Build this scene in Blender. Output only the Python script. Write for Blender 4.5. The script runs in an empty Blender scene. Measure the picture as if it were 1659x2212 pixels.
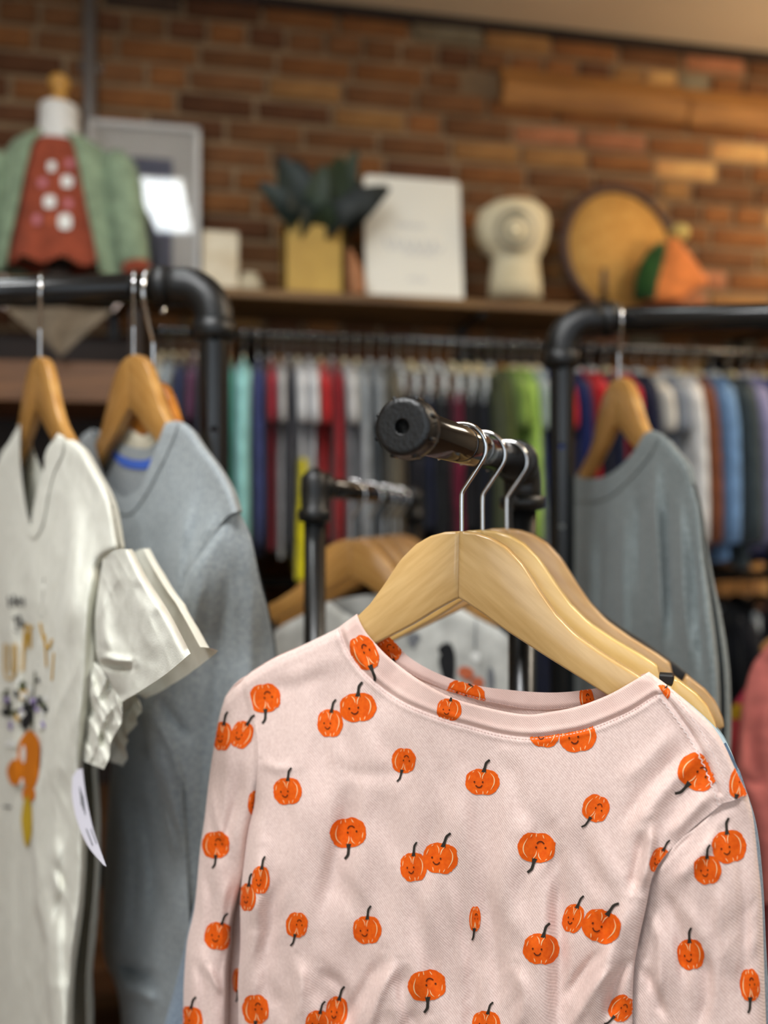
import bpy, bmesh, math, random
import numpy as np
from mathutils import Vector, Matrix

random.seed(7)
rng = np.random.RandomState(11)
SC = bpy.context.scene
COL = SC.collection

# ------------------------------------------------------------------ camera
F = 1700.0; CX = 829.5; CY = 1106.0; CAMH = 1.32
YAW = math.radians(10.0); PITCH = math.radians(0.47)
FW = np.array([math.sin(YAW)*math.cos(PITCH), math.cos(YAW)*math.cos(PITCH), math.sin(PITCH)])
RT = np.array([math.cos(YAW), -math.sin(YAW), 0.0])
UP = np.cross(RT, FW)
CAM = np.array([0.0, 0.0, CAMH])
cd = bpy.data.cameras.new('camera'); cam = bpy.data.objects.new('camera', cd); COL.objects.link(cam)
cd.sensor_fit = 'VERTICAL'; cd.sensor_height = 36.0; cd.sensor_width = 27.0
cd.lens = 36.0*F/2212.0
cd.clip_start = 0.02; cd.clip_end = 60
M = Matrix(((RT[0], UP[0], -FW[0], CAM[0]), (RT[1], UP[1], -FW[1], CAM[1]), (RT[2], UP[2], -FW[2], CAM[2]), (0, 0, 0, 1)))
cam.matrix_world = M
cd.dof.use_dof = True; cd.dof.focus_distance = 0.59; cd.dof.aperture_fstop = 2.1
SC.camera = cam

# ------------------------------------------------------------------ world, exposure, large lights
w = bpy.data.worlds.new('sky'); SC.world = w; w.use_nodes = True
w.node_tree.nodes['Background'].inputs[0].default_value = (0.78, 0.88, 1.0, 1)
w.node_tree.nodes['Background'].inputs[1].default_value = 1.0
SC.view_settings.view_transform = 'Standard'; SC.view_settings.look = 'None'
SC.view_settings.gamma = 1.0; SC.view_settings.use_curve_mapping = False
SC.view_settings.exposure = 0.0

def area(name, loc, target, sx, sy, power, col):
    ld = bpy.data.lights.new(name, 'AREA'); ld.shape = 'RECTANGLE'; ld.size = sx; ld.size_y = sy
    ld.energy = power; ld.color = col
    o = bpy.data.objects.new(name, ld); COL.objects.link(o); o.location = loc
    d = Vector(target)-Vector(loc); o.rotation_euler = d.to_track_quat('-Z', 'Y').to_euler()
    return o
# daylight entering through the shop windows behind the camera
area('window_daylight', (-1.35, -2.42, 1.55), (-1.2, 2, 1.2), 2.2, 1.9, 20, (0.80, 0.91, 1.0))
area('window_daylight', (1.55, -2.42, 1.55), (1.4, 2, 1.2), 2.2, 1.9, 9, (0.84, 0.93, 1.0))

# ------------------------------------------------------------------ helpers: space
def ray(px, py):
    px = np.asarray(px, float); py = np.asarray(py, float)
    return FW + ((px-CX)/F)[..., None]*RT + ((CY-py)/F)[..., None]*UP
def pz(px, py, z): return CAM + ray(px, py)*z
def wy(px, py, y):
    r = ray(px, py); return CAM + r*(y/r[..., 1:2])
def wz(px, py, zz):
    r = ray(px, py); return CAM + r*((zz-CAMH)/r[..., 2:3])
def proj(P):
    d = np.asarray(P, float)-CAM
    z = d@FW; return CX+F*(d@RT)/z, CY-F*(d@UP)/z, z
FH = np.array([math.sin(YAW), math.cos(YAW), 0.0])
Z3 = np.array([0, 0, 1.0])
def cw(X, Z, h): return RT*X + FH*Z + Z3*(CAMH+h)     # camera-side metres: right, ahead, above eye level
class Pl:
    def __init__(s, O, U):
        s.O = np.asarray(O, float); U = np.asarray(U, float); s.U = U/np.linalg.norm(U)
        s.N = np.array([s.U[1], -s.U[0], 0.0])
        if s.N@(CAM-s.O) < 0: s.N = -s.N
    def at(s, px, py, d=0.0):
        r = ray(px, py); d = np.asarray(d, float)
        t = ((s.O-CAM)@s.N + d)/(r@s.N)
        return CAM + r*t[..., None]
    def uv(s, P): return (P-s.O)@s.U, P[..., 2]-s.O[2]

# ------------------------------------------------------------------ helpers: noise, curves
def _h(ix, iy, seed):
    n = (ix*374761393 + iy*668265263 + seed*1442695041) & 0xFFFFFFFF
    n = ((n ^ (n >> 13))*1274126177) & 0xFFFFFFFF
    return ((n ^ (n >> 16)) & 0xFFFF)/32767.5-1.0
def vn(x, y, seed=0):
    x = np.asarray(x, float); y = np.asarray(y, float)
    ix = np.floor(x).astype(np.int64); iy = np.floor(y).astype(np.int64)
    fx = x-ix; fy = y-iy
    fx = fx*fx*fx*(fx*(fx*6-15)+10); fy = fy*fy*fy*(fy*(fy*6-15)+10)
    a = _h(ix, iy, seed); b = _h(ix+1, iy, seed); c = _h(ix, iy+1, seed); d = _h(ix+1, iy+1, seed)
    return (a*(1-fx)+b*fx)*(1-fy)+(c*(1-fx)+d*fx)*fy
def fbm(x, y, seed=0, oct=3):
    r = 0; a = 1.0
    for k in range(oct): r = r+a*vn(x*2**k, y*2**k, seed+k*17); a *= .5
    return r
def ss(v, a, b):
    t = np.clip((v-a)/(b-a), 0, 1); return t*t*(3-2*t)
def roll(v, R): return np.sqrt(np.clip(1-(1-np.clip(v/R, 0, 1))**2, 0, 1))
def cr(pts, n=80):
    p = np.asarray(pts, float)
    if len(p) == 2: 
        t = np.linspace(0, 1, n)[:, None]; return p[0]*(1-t)+p[1]*t
    q = np.vstack([2*p[0]-p[1], p, 2*p[-1]-p[-2]])
    out = []
    for i in range(1, len(q)-2):
        t = np.linspace(0, 1, 16, endpoint=False)[:, None]
        out.append(.5*((2*q[i])+(-q[i-1]+q[i+1])*t+(2*q[i-1]-5*q[i]+4*q[i+1]-q[i+2])*t**2+(-q[i-1]+3*q[i]-3*q[i+1]+q[i+2])*t**3))
    out = np.vstack(out+[p[-1:]])
    return resample(out, n)
def resample(c, n):
    d = np.r_[0, np.cumsum(np.linalg.norm(np.diff(c, axis=0), axis=1))]
    t = np.linspace(0, d[-1], n)
    return np.stack([np.interp(t, d, c[:, k]) for k in range(c.shape[1])], 1)
def fy(c):                                  # x as a function of y
    c = np.asarray(c); o = np.argsort(c[:, 1], kind='stable'); return lambda y: np.interp(y, c[o, 1], c[o, 0])
def fx_(c):
    c = np.asarray(c); o = np.argsort(c[:, 0], kind='stable'); return lambda x: np.interp(x, c[o, 0], c[o, 1])
def coons(top, bot, left, right, s, t):
    def smp(c, q):
        c = np.asarray(c); k = np.linspace(0, 1, len(c)); return np.stack([np.interp(q, k, c[:, 0]), np.interp(q, k, c[:, 1])], 1)
    T = smp(top, s)[None]; B = smp(bot, s)[None]; L = smp(left, t)[:, None]; R = smp(right, t)[:, None]
    S = s[None, :, None]; V = t[:, None, None]
    return (1-V)*T+V*B+(1-S)*L+S*R-((1-S)*(1-V)*T[:, :1]+S*(1-V)*T[:, -1:]+(1-S)*V*B[:, :1]+S*V*B[:, -1:])
def pdist(px, py, line):
    line = np.asarray(line, float); best = np.full(np.shape(px), 1e9)
    for a, b in zip(line[:-1], line[1:]):
        d = b-a; L = d@d+1e-9
        t = np.clip(((px-a[0])*d[0]+(py-a[1])*d[1])/L, 0, 1)
        best = np.minimum(best, np.hypot(px-a[0]-t*d[0], py-a[1]-t*d[1]))
    return best
def inpoly(px, py, poly):
    px = np.asarray(px); py = np.asarray(py); r = np.zeros(px.shape, bool); n = len(poly); j = n-1
    for i in range(n):
        xi, yi = poly[i]; xj, yj = poly[j]
        if yi != yj:
            c = ((yi > py) != (yj > py)) & (px < (xj-xi)*(py-yi)/(yj-yi)+xi); r ^= c
        j = i
    return r

# ------------------------------------------------------------------ helpers: objects
def tag(o, label=None, cat=None, group=None, kind=None):
    if label: o['label'] = label
    if cat: o['category'] = cat
    if group: o['group'] = group
    if kind: o['kind'] = kind
    return o
def empty(name, loc, label=None, cat=None, group=None, rot=None):
    o = bpy.data.objects.new(name, None); COL.objects.link(o); o.empty_display_size = .02
    if rot is not None:
        m = rot.to_4x4() if len(rot) == 3 else rot.copy(); m.translation = Vector(loc); o.matrix_world = m
    else: o.location = Vector(loc)
    return tag(o, label, cat, group)
def obj(name, verts, faces, mats, parent=None, origin=None, mi=None, uv=None, smooth=True, loc=None):
    v = np.asarray(verts, float).reshape(-1, 3)
    if origin is not None: v = v-np.asarray(origin, float)
    me = bpy.data.meshes.new(name); me.from_pydata(v.tolist(), [], [tuple(int(i) for i in f) for f in faces]); 
    for m in (mats if isinstance(mats, (list, tuple)) else [mats]): me.materials.append(m)
    if mi is not None: me.polygons.foreach_set('material_index', np.asarray(mi, np.int32))
    if smooth: me.polygons.foreach_set('use_smooth', [True]*len(me.polygons))
    if uv is not None:
        l = me.uv_layers.new(name='uv'); li = np.empty(len(me.loops), np.int32); me.loops.foreach_get('vertex_index', li)
        l.data.foreach_set('uv', np.asarray(uv, float).reshape(-1, 2)[li].ravel())
    me.validate(); me.update()
    o = bpy.data.objects.new(name, me); COL.objects.link(o)
    if parent is not None: o.parent = parent
    if loc is not None: o.location = Vector(loc)
    return o
class MB:
    def __init__(s): s.v = []; s.f = []; s.m = []; s.n = 0
    def add(s, v, f, m=0):
        v = np.asarray(v, float).reshape(-1, 3); s.v.append(v)
        for q in f: s.f.append(tuple(int(i)+s.n for i in q)); s.m.append(m)
        s.n += len(v); return s
    def box(s, lo, hi, m=0, bev=0.0, R=None, T=None):
        v, f = boxg(lo, hi, bev)
        if R is not None: v = v@np.asarray(R).T
        if T is not None: v = v+np.asarray(T)
        return s.add(v, f, m)
    def tube(s, path, r, seg=10, m=0, caps=True): return s.add(*tubeg(path, r, seg, caps), m)
    def lathe(s, P, d, prof, seg=24, m=0): return s.add(*latheg(P, d, prof, seg), m)
    def build(s, name, mats, parent=None, origin=None, smooth=True, loc=None):
        return obj(name, np.vstack(s.v), s.f, mats, parent, origin, s.m, None, smooth, loc)
def boxg(lo, hi, b=0.0):
    lo = np.array(lo, float); hi = np.array(hi, float)
    if b <= 0:
        v = [(x, y, z) for x in (lo[0], hi[0]) for y in (lo[1], hi[1]) for z in (lo[2], hi[2])]
        return np.array(v), [(0, 1, 3, 2), (4, 6, 7, 5), (0, 4, 5, 1), (2, 3, 7, 6), (0, 2, 6, 4), (1, 5, 7, 3)]
    bm = bmesh.new(); bmesh.ops.create_cube(bm, size=1)
    for q in bm.verts: q.co = Vector(((lo+hi)/2+np.array(q.co)*(hi-lo)))
    bmesh.ops.bevel(bm, geom=bm.edges[:], offset=b, segments=1, affect='EDGES', profile=.5)
    bm.verts.ensure_lookup_table(); bm.verts.index_update()
    v = np.array([q.co[:] for q in bm.verts]); f = [[q.index for q in p.verts] for p in bm.faces]; bm.free(); return v, f
def tubeg(path, r, seg=10, caps=True):
    p = np.asarray(path, float); n = len(p); r = np.broadcast_to(np.asarray(r, float), (n,))
    T = np.gradient(p, axis=0); T /= np.linalg.norm(T, axis=1)[:, None]+1e-12
    a = np.array([0, 0, 1.0]) if abs(T[0, 2]) < .9 else np.array([1.0, 0, 0])
    X = np.cross(T[0], a); X /= np.linalg.norm(X); V = []
    for i in range(n):
        X = X-T[i]*(X@T[i]); X /= np.linalg.norm(X); Y = np.cross(T[i], X)
        th = np.arange(seg)*2*math.pi/seg
        V.append(p[i]+r[i]*(np.cos(th)[:, None]*X+np.sin(th)[:, None]*Y))
    f = [(i*seg+j, i*seg+(j+1) % seg, (i+1)*seg+(j+1) % seg, (i+1)*seg+j) for i in range(n-1) for j in range(seg)]
    if caps: f += [tuple(range(seg))[::-1], tuple(range((n-1)*seg, n*seg))]
    return np.vstack(V), f
def latheg(P, d, prof, seg=24):
    P = np.asarray(P, float); d = np.asarray(d, float); d = d/np.linalg.norm(d)
    a = np.array([0, 0, 1.0]) if abs(d[2]) < .9 else np.array([1.0, 0, 0])
    X = np.cross(d, a); X /= np.linalg.norm(X); Y = np.cross(d, X)
    th = np.arange(seg)*2*math.pi/seg; C = np.cos(th)[:, None]*X+np.sin(th)[:, None]*Y
    V = [P+d*s_+C*max(r_, 1e-5) for s_, r_ in prof]; n = len(prof)
    f = [(i*seg+j, i*seg+(j+1) % seg, (i+1)*seg+(j+1) % seg, (i+1)*seg+j) for i in range(n-1) for j in range(seg)]
    f += [tuple(range(seg))[::-1], tuple(range((n-1)*seg, n*seg))]
    return np.vstack(V), f
def gridf(nv, nu, off=0, flip=False):
    f = []
    for j in range(nv-1):
        for i in range(nu-1):
            a = off+j*nu+i; q = (a, a+nu, a+nu+1, a+1); f.append(q[::-1] if flip else q)
    return f
def loft(rings, caps=True):
    R = np.asarray(rings, float); n, m = R.shape[:2]
    f = [(i*m+j, i*m+(j+1) % m, (i+1)*m+(j+1) % m, (i+1)*m+j) for i in range(n-1) for j in range(m)]
    if caps: f += [tuple(range(m))[::-1], tuple(range((n-1)*m, n*m))]
    return R.reshape(-1, 3), f

# ------------------------------------------------------------------ materials
def lin(c):
    c = np.array(c, float)/255.0
    return tuple(np.where(c <= .04045, c/12.92, ((c+.055)/1.055)**2.4))+(1.0,)
def mat(name, rgb, rough=.6, metal=0.0, coat=0.0, var=None, vscale=8.0, bump=0.0, bscale=60.0, sheen=0.0, emis=None, estr=0, stretch=None, objrand=0.0, spec=.5, detail=4, coord='Object', bdist=.002):
    m = bpy.data.materials.new(name); m.use_nodes = True; nt = m.node_tree; N = nt.nodes; L = nt.links
    b = N['Principled BSDF']; b.inputs['Roughness'].default_value = rough; b.inputs['Metallic'].default_value = metal
    b.inputs['Coat Weight'].default_value = coat; b.inputs['Coat Roughness'].default_value = .12
    b.inputs['Specular IOR Level'].default_value = spec
    b.inputs['Sheen Weight'].default_value = sheen; b.inputs['Sheen Roughness'].default_value = .5
    b.inputs['Base Color'].default_value = lin(rgb)
    tc = N.new('ShaderNodeTexCoord'); src = tc.outputs[coord]
    if stretch:
        mp = N.new('ShaderNodeMapping'); mp.inputs['Scale'].default_value = stretch; L.new(src, mp.inputs[0]); src = mp.outputs[0]
    if var is not None:
        n = N.new('ShaderNodeTexNoise'); n.inputs['Scale'].default_value = vscale; n.inputs['Detail'].default_value = detail; L.new(src, n.inputs['Vector'])
        cr_ = N.new('ShaderNodeValToRGB'); e = cr_.color_ramp.elements
        e[0].position = .33; e[1].position = .67; e[0].color = lin(var); e[1].color = lin(rgb)
        L.new(n.outputs['Fac'], cr_.inputs[0]); out = cr_.outputs[0]
        if objrand:
            oi = N.new('ShaderNodeObjectInfo'); mr = N.new('ShaderNodeMapRange'); mr.inputs[3].default_value = 1-objrand; mr.inputs[4].default_value = 1+objrand
            hs = N.new('ShaderNodeHueSaturation'); L.new(oi.outputs['Random'], mr.inputs[0]); L.new(mr.outputs[0], hs.inputs['Value']); L.new(out, hs.inputs['Color']); out = hs.outputs[0]
        L.new(out, b.inputs['Base Color'])
    if bump:
        n2 = N.new('ShaderNodeTexNoise'); n2.inputs['Scale'].default_value = bscale; n2.inputs['Detail'].default_value = 5; L.new(src, n2.inputs['Vector'])
        bp = N.new('ShaderNodeBump'); bp.inputs['Strength'].default_value = bump; bp.inputs['Distance'].default_value = bdist
        L.new(n2.outputs['Fac'], bp.inputs['Height']); L.new(bp.outputs[0], b.inputs['Normal'])
    if emis: b.inputs['Emission Color'].default_value = lin(emis); b.inputs['Emission Strength'].default_value = estr
    return m
def fabric(name, rgb, var=None, vscale=40, bump=.25, bscale=900, sheen=.15, rough=.9, twill=0.0):
    m = mat(name, rgb, rough, var=var, vscale=vscale, sheen=sheen, bump=bump, bscale=bscale, spec=.2, bdist=.0006, detail=6)
    if twill:
        N = m.node_tree.nodes; L = m.node_tree.links
        uvn = N.new('ShaderNodeUVMap'); uvn.uv_map = 'uv'
        wv = N.new('ShaderNodeTexWave'); wv.wave_type = 'BANDS'; wv.bands_direction = 'DIAGONAL'; wv.inputs['Scale'].default_value = twill
        wv.inputs['Distortion'].default_value = 1.2; wv.inputs['Detail'].default_value = 2; wv.inputs['Detail Scale'].default_value = 3
        L.new(uvn.outputs[0], wv.inputs['Vector'])
        b2 = N.new('ShaderNodeBump'); b2.inputs['Strength'].default_value = .22; b2.inputs['Distance'].default_value = .0006
        L.new(wv.outputs['Fac'], b2.inputs['Height'])
        bp = [n for n in N if n.type == 'BUMP' and n != b2][0]; L.new(bp.outputs[0], b2.inputs['Normal']); L.new(b2.outputs[0], N['Principled BSDF'].inputs['Normal'])
    return m
MT = {}
MT['plaster'] = mat('plaster', (232, 216, 188), .9, var=(224, 206, 178), vscale=2, bump=.1, bscale=30)
MT['plain_wall'] = mat('painted_wall', (190, 178, 160), .9, var=(180, 168, 150), vscale=2)
MT['floor'] = mat('floor_boards', (120, 88, 58), .5, var=(88, 62, 40), vscale=3, stretch=(1, 12, 1), bump=.1)
MT['mortar'] = mat('mortar', (146, 120, 90), .95, var=(120, 98, 72), vscale=6, bump=.6, bscale=60, bdist=.004)
def brick_mat(n, a, b): return mat('brick_'+n, a, .95, var=b, vscale=16, bump=.5, bscale=50, objrand=.16, spec=.2)
BR = [brick_mat('dark_red', (98, 64, 42), (82, 53, 36)), brick_mat('brown', (118, 80, 50), (98, 66, 42)), brick_mat('orange', (136, 90, 52), (116, 75, 44)), brick_mat('tan', (150, 110, 66), (128, 92, 56)),
      brick_mat('pale', (206, 164, 104), (180, 132, 84)), brick_mat('pink', (172, 114, 82), (142, 96, 66)), brick_mat('black', (78, 62, 50), (62, 50, 42)), brick_mat('grey', (132, 122, 100), (112, 98, 76))]
MT['beam'] = mat('old_timber', (178, 124, 62), .7, var=(136, 90, 42), vscale=5, stretch=(1, 6, 10), bump=.3, bscale=20)
MT['shelf'] = mat('dark_shelf_wood', (128, 96, 54), .6, var=(96, 68, 38), vscale=4, stretch=(1, 10, 10))
MT['walnut'] = mat('walnut_board', (124, 84, 50), .6, var=(92, 60, 34), vscale=4, stretch=(1, 10, 10))
MT['darkwood'] = mat('dark_cabinet_wood', (44, 28, 18), .7, var=(30, 18, 12), vscale=4)
MT['pipe'] = mat('black_pipe', (17, 18, 19), .24, bump=.05, bscale=300, spec=.55)
MT['fitting'] = mat('black_cast_fitting', (15, 16, 17), .36, bump=.6, bscale=420, spec=.5, bdist=.0008)
MT['armpipe'] = mat('black_lacquered_tube', (34, 28, 24), .16, metal=.55, coat=.8, spec=.6)
MT['hole'] = mat('hole_inside', (4, 4, 4), .9)
MT['chrome'] = mat('chrome_wire', (205, 205, 205), .14, metal=1.0)
MT['steel'] = mat('galvanised_conduit', (128, 124, 122), .45, metal=.5)
def woodmat(name, a, b, rough=.28):
    m = mat(name, a, rough, coat=.35, var=b, vscale=22, coord='UV', stretch=(1.0, 7.0, 1.0), detail=7, bump=.06, bscale=300)
    return m
MT['maple'] = woodmat('varnished_maple', (220, 182, 122), (204, 163, 102))
MT['maple2'] = woodmat('pale_varnished_maple', (232, 196, 126), (220, 182, 112))
MT['maple3'] = woodmat('worn_maple', (206, 166, 112), (188, 146, 94))
MT['honey'] = woodmat('honey_wood', (196, 148, 84), (172, 122, 60))
MT['amber'] = woodmat('amber_wood', (190, 120, 44), (160, 96, 32))
MT['blackplastic'] = mat('black_plastic', (14, 14, 15), .5)
MT['creamplastic'] = mat('cream_plastic', (226, 214, 176), .35)
MT['clearplastic'] = mat('frosted_plastic', (206, 212, 212), .25)
MT['pink'] = fabric('pink_jersey', (240, 215, 206), (228, 201, 192), 380, .3, 1400, .2, .95, twill=260)
MT['pink_rib'] = fabric('pink_rib', (239, 208, 197), (231, 198, 187), 60, .35, 1400, .2, .95, twill=330)
MT['orange_ink'] = mat('orange_ink', (240, 104, 18), .75, var=(228, 88, 10), vscale=300, bump=.3, bscale=1500, spec=.2, bdist=.0004)
MT['cream_ink'] = mat('cream_ink', (252, 206, 150), .8, spec=.2)
MT['stem_ink'] = mat('charcoal_ink', (52, 48, 42), .8, spec=.2)
MT['face_ink'] = mat('brown_ink', (96, 40, 14), .8, spec=.2)
MT['thread'] = mat('pink_thread', (214, 186, 178), .9)
MT['thread2'] = mat('pale_thread', (246, 228, 222), .9)
MT['white_tee'] = fabric('off_white_jersey', (226, 225, 213), (216, 215, 202), 60, .4, 700, .1, 1.0)
MT['heather'] = fabric('heather_grey_jersey', (164, 170, 172), (138, 146, 150), 220, .4, 700)
MT['charcoal_heather'] = fabric('dark_heather_jersey', (132, 140, 140), (112, 120, 120), 180, .4, 700)
MT['blueheather'] = fabric('blue_heather', (150, 166, 182), (118, 134, 152), 500, .5, 900)
MT['paleblue'] = fabric('pale_blue_jersey', (206, 226, 232), (190, 212, 220), 100, .3, 900)
MT['bluetape'] = fabric('blue_tape', (36, 92, 200), None)
def fab(rgb, k=.82):
    key = ('f',)+tuple(rgb)
    if key not in MT: MT[key] = fabric('cloth_%d_%d_%d' % tuple(rgb), rgb, tuple(int(c*k) for c in rgb), 30, .3, 300)
    return MT[key]

# ------------------------------------------------------------------ the room
WY = 2.216; XL, XR = -2.6, 3.4; YF = -2.5; ZC = 2.78
def slab(name, lo, hi, m, label, parent=None):
    v, f = boxg(lo, hi); o = obj(name, v, f, m, parent, smooth=False); tag(o, label, kind='structure'); return o
slab('floor', (XL-.1, YF-.1, -.1), (XR+.1, WY+.25, 0), MT['floor'], 'brown wooden shop floor')
slab('ceiling', (XL-.1, YF-.1, ZC), (XR+.1, WY+.25, ZC+.1), MT['plaster'], 'cream plaster ceiling')
slab('wall_left', (XL-.1, YF, 0), (XL, WY+.02, ZC), MT['plain_wall'], 'plain painted side wall')
slab('wall_right', (XR, YF, 0), (XR+.1, WY+.02, ZC), MT['plain_wall'], 'plain painted side wall')
wb = slab('wall_back', (XL-.1, WY+.008, 0), (XR+.1, WY+.2, ZC), MT['mortar'], 'old exposed brick wall behind the shelf')
# front wall (behind the camera) with two shop window openings
wf = MB()
for lo, hi in [((XL-.1, YF-.1, 0), (XR+.1, YF, .55)), ((XL-.1, YF-.1, 2.5), (XR+.1, YF, ZC)), ((XL-.1, YF-.1, .55), (-2.5, YF, 2.5)),
               ((-.2, YF-.1, .55), (.4, YF, 2.5)), ((2.7, YF-.1, .55), (XR+.1, YF, 2.5))]: wf.box(lo, hi)
tag(wf.build('wall_front', MT['plain_wall'], smooth=False), 'painted shop front wall with window openings', kind='structure')
MT['frame_white'] = mat('white_frame', (222, 222, 218), .5)
glass = bpy.data.materials.new('window_glass'); glass.use_nodes = True
gb = glass.node_tree.nodes['Principled BSDF']; gb.inputs['Transmission Weight'].default_value = 1; gb.inputs['Roughness'].default_value = 0; gb.inputs['IOR'].default_value = 1.05
for i, (a, b) in enumerate([(-2.5, -.2), (.4, 2.7)]):
    f = MB()
    for lo, hi in [((a, YF-.06, .55), (b, YF-.02, .6)), ((a, YF-.06, 2.45), (b, YF-.02, 2.5)), ((a, YF-.06, .55), (a+.05, YF-.02, 2.5)), ((b-.05, YF-.06, .55), (b, YF-.02, 2.5)), (((a+b)/2-.025, YF-.06, .55), ((a+b)/2+.025, YF-.02, 2.5))]: f.box(lo, hi)
    o = f.build('window_%d' % (i+1), MT['frame_white'], smooth=False); tag(o, 'white framed shop window letting in daylight', kind='structure')
    v, ff = boxg((a+.03, YF-.045, .58), (b-.03, YF-.04, 2.47)); obj('pane', v, ff, glass, o, smooth=False)

# bricks: every brick the photograph shows is an object, the rest of the wall one mesh
bx0 = wy(np.array(1080.), np.array(170.), WY)[0]; BEAMZ = (wy(np.array(1200.), np.array(245.), WY)[2], wy(np.array(1200.), np.array(163.), WY)[2])
def brick_mesh(L_, name, seed):
    r = np.random.RandomState(seed); v, f = boxg((-L_/2, -.03, -.0262), (L_/2, .03, .0262), .005)
    v = v+r.uniform(-.0022, .0022, v.shape); me = bpy.data.meshes.new(name); me.from_pydata(v.tolist(), [], f); me.materials.append(BR[0]); return me
STR = [brick_mesh(.2, 'brick', s) for s in range(4)]; HDR = [brick_mesh(.095, 'brick', s+9) for s in range(3)]
rest = MB(); nb = 0; CH = .0675; row = 0; zc = .034
r_ = random.Random(5)
cand = []
while zc < ZC-.02:
    header_row = (row % 6 == 3); x = XL + r_.uniform(-.2, 0)
    while x < XR:
        L_ = .095 if (header_row or r_.random() < .16) else .2
        cx = x+L_/2; x += L_+.014
        if cx > bx0-L_/2-.01 and BEAMZ[0]+.012 < zc < BEAMZ[1]-.012: continue
        px, py, d = proj((cx, WY, zc))
        k = (px-200)/1400
        wts = [3.0*(1-k)+.3, 3.4, 2.8+k, .9+1.6*k, max(0, k-.55)*2.2, max(0, k-.5)*3.0, .35, .1+max(0, k-.6)*1.4]
        wts = [max(q, .01) for q in wts]
        mi = r_.choices(range(8), wts)[0]
        cand.append((cx, zc, L_, mi, px, py, r_.uniform(-.004, .004), r_.uniform(-.6, .6)))
    zc += CH; row += 1
vis = [c for c in cand if -70 < c[4] < 1740 and -40 < c[5] < 905 and not (c[4] < 330 and c[5] > 700)]
vis = sorted(vis, key=lambda c: c[5])[:300]; vs = set(id(c) for c in vis)
for c in cand:
    cx, zc, L_, mi, px, py, dy, rz = c
    if id(c) in vs:
        me = (STR if L_ > .15 else HDR)[nb % (4 if L_ > .15 else 3)]
        o = bpy.data.objects.new('brick', me); COL.objects.link(o); o.parent = wb; o.location = (cx, WY+.028+dy, zc); o.rotation_euler = (0, math.radians(rz*.6), math.radians(rz))
        o.material_slots[0].link = 'OBJECT'; o.material_slots[0].material = BR[mi]; nb += 1
    else:
        rest.box((cx-L_/2, WY-.002+dy, zc-.0285), (cx+L_/2, WY+.05, zc+.0285), mi)
o = rest.build('brickwork', BR, wb, smooth=False); tag(o, kind='stuff')
# timber lintel in the wall, two lengths
joint = float(wy(np.array(1475.), np.array(200.), WY)[0])
def beam(x0, x1, dz, name, par=None):
    z0, z1 = BEAMZ[0]+dz, BEAMZ[1]+dz; zm = z0*.55+z1*.45; pr = [(WY+.1, z0), (WY-.024, z0), (WY-.05, zm), (WY-.044, zm+.006), (WY-.012, z1), (WY+.1, z1)]; n = len(pr)
    v = [(x, y, z) for x in (x0, x1) for y, z in pr]; f = [(i, (i+1) % n, n+(i+1) % n, n+i) for i in range(n)]+[tuple(range(n))[::-1], tuple(range(n, 2*n))]
    return obj(name, v, f, MT['beam'], par, smooth=False)
o = beam(bx0, joint-.004, 0, 'trim_1'); tag(o, 'weathered orange-brown timber lintel set in the brick wall', kind='structure')
beam(joint+.004, XR, -.006, 'beam_length', o)
o = MB().box((XL, WY-.016, ZC-.03), (XR, WY+.02, ZC-.001), bev=.004).build('trim_2', MT['darkwood'], smooth=False); tag(o, 'thin dark strip along the ceiling edge', kind='structure')
# conduit
cp = wy(np.array(194.), np.array(100.), WY-.02)
c = MB().tube([(cp[0], WY-.022, 1.9), (cp[0], WY-.022, 2.4), (cp[0], WY-.022, ZC+.001)], .017, 14)
c.box((cp[0]-.03, WY-.006, 2.52), (cp[0]+.03, WY+.004, 2.545))
tag(c.build('wall_conduit', MT['steel']), 'grey metal conduit running up the brick wall', 'conduit')
# ceiling light panels (real lamps): one is mirrored in the glass of the leaning print
MT['diffuser'] = mat('lamp_diffuser', (255, 250, 240), .5, emis=(255, 246, 232), estr=7)
def ceiling_light(x, y, sx, sy, power, col, label):
    e = empty('ceiling_light', (x, y, ZC), label, 'ceiling light', 'ceiling light panels')
    f = MB()
    for lo, hi in [((-sx/2, -sy/2, -.03), (sx/2, -sy/2+.02, 0.002)), ((-sx/2, sy/2-.02, -.03), (sx/2, sy/2, 0.002)), ((-sx/2, -sy/2, -.03), (-sx/2+.02, sy/2, 0.002)), ((sx/2-.02, -sy/2, -.03), (sx/2, sy/2, 0.002))]: f.box(lo, hi)
    f.build('frame', MT['frame_white'], e, smooth=False)
    v, ff = boxg((-sx/2+.02, -sy/2+.02, -.022), (sx/2-.02, sy/2-.02, -.012)); obj('diffuser', v, ff, MT['diffuser'], e, smooth=False)
    l = area('lamp_glow', (x, y, ZC-.035), (x, y, 0), sx-.05, sy-.05, power, col)
    l.parent = e; l.matrix_parent_inverse = Matrix.Translation((-x, -y, -ZC))
    return e
LITE = (-.38, .92)
ceiling_light(LITE[0], LITE[1], .27, .52, 4.0, (.80, .93, 1), 'small cool ceiling light panel above the white tee rack')
ceiling_light(1.9, .3, .6, 1.2, 22, (1, .86, .66), 'long warm ceiling light panel towards the right wall')
ceiling_light(-.55, -.1, 1.2, .3, 40, (.94, .97, 1), 'narrow ceiling light panel near the shop windows')
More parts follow.
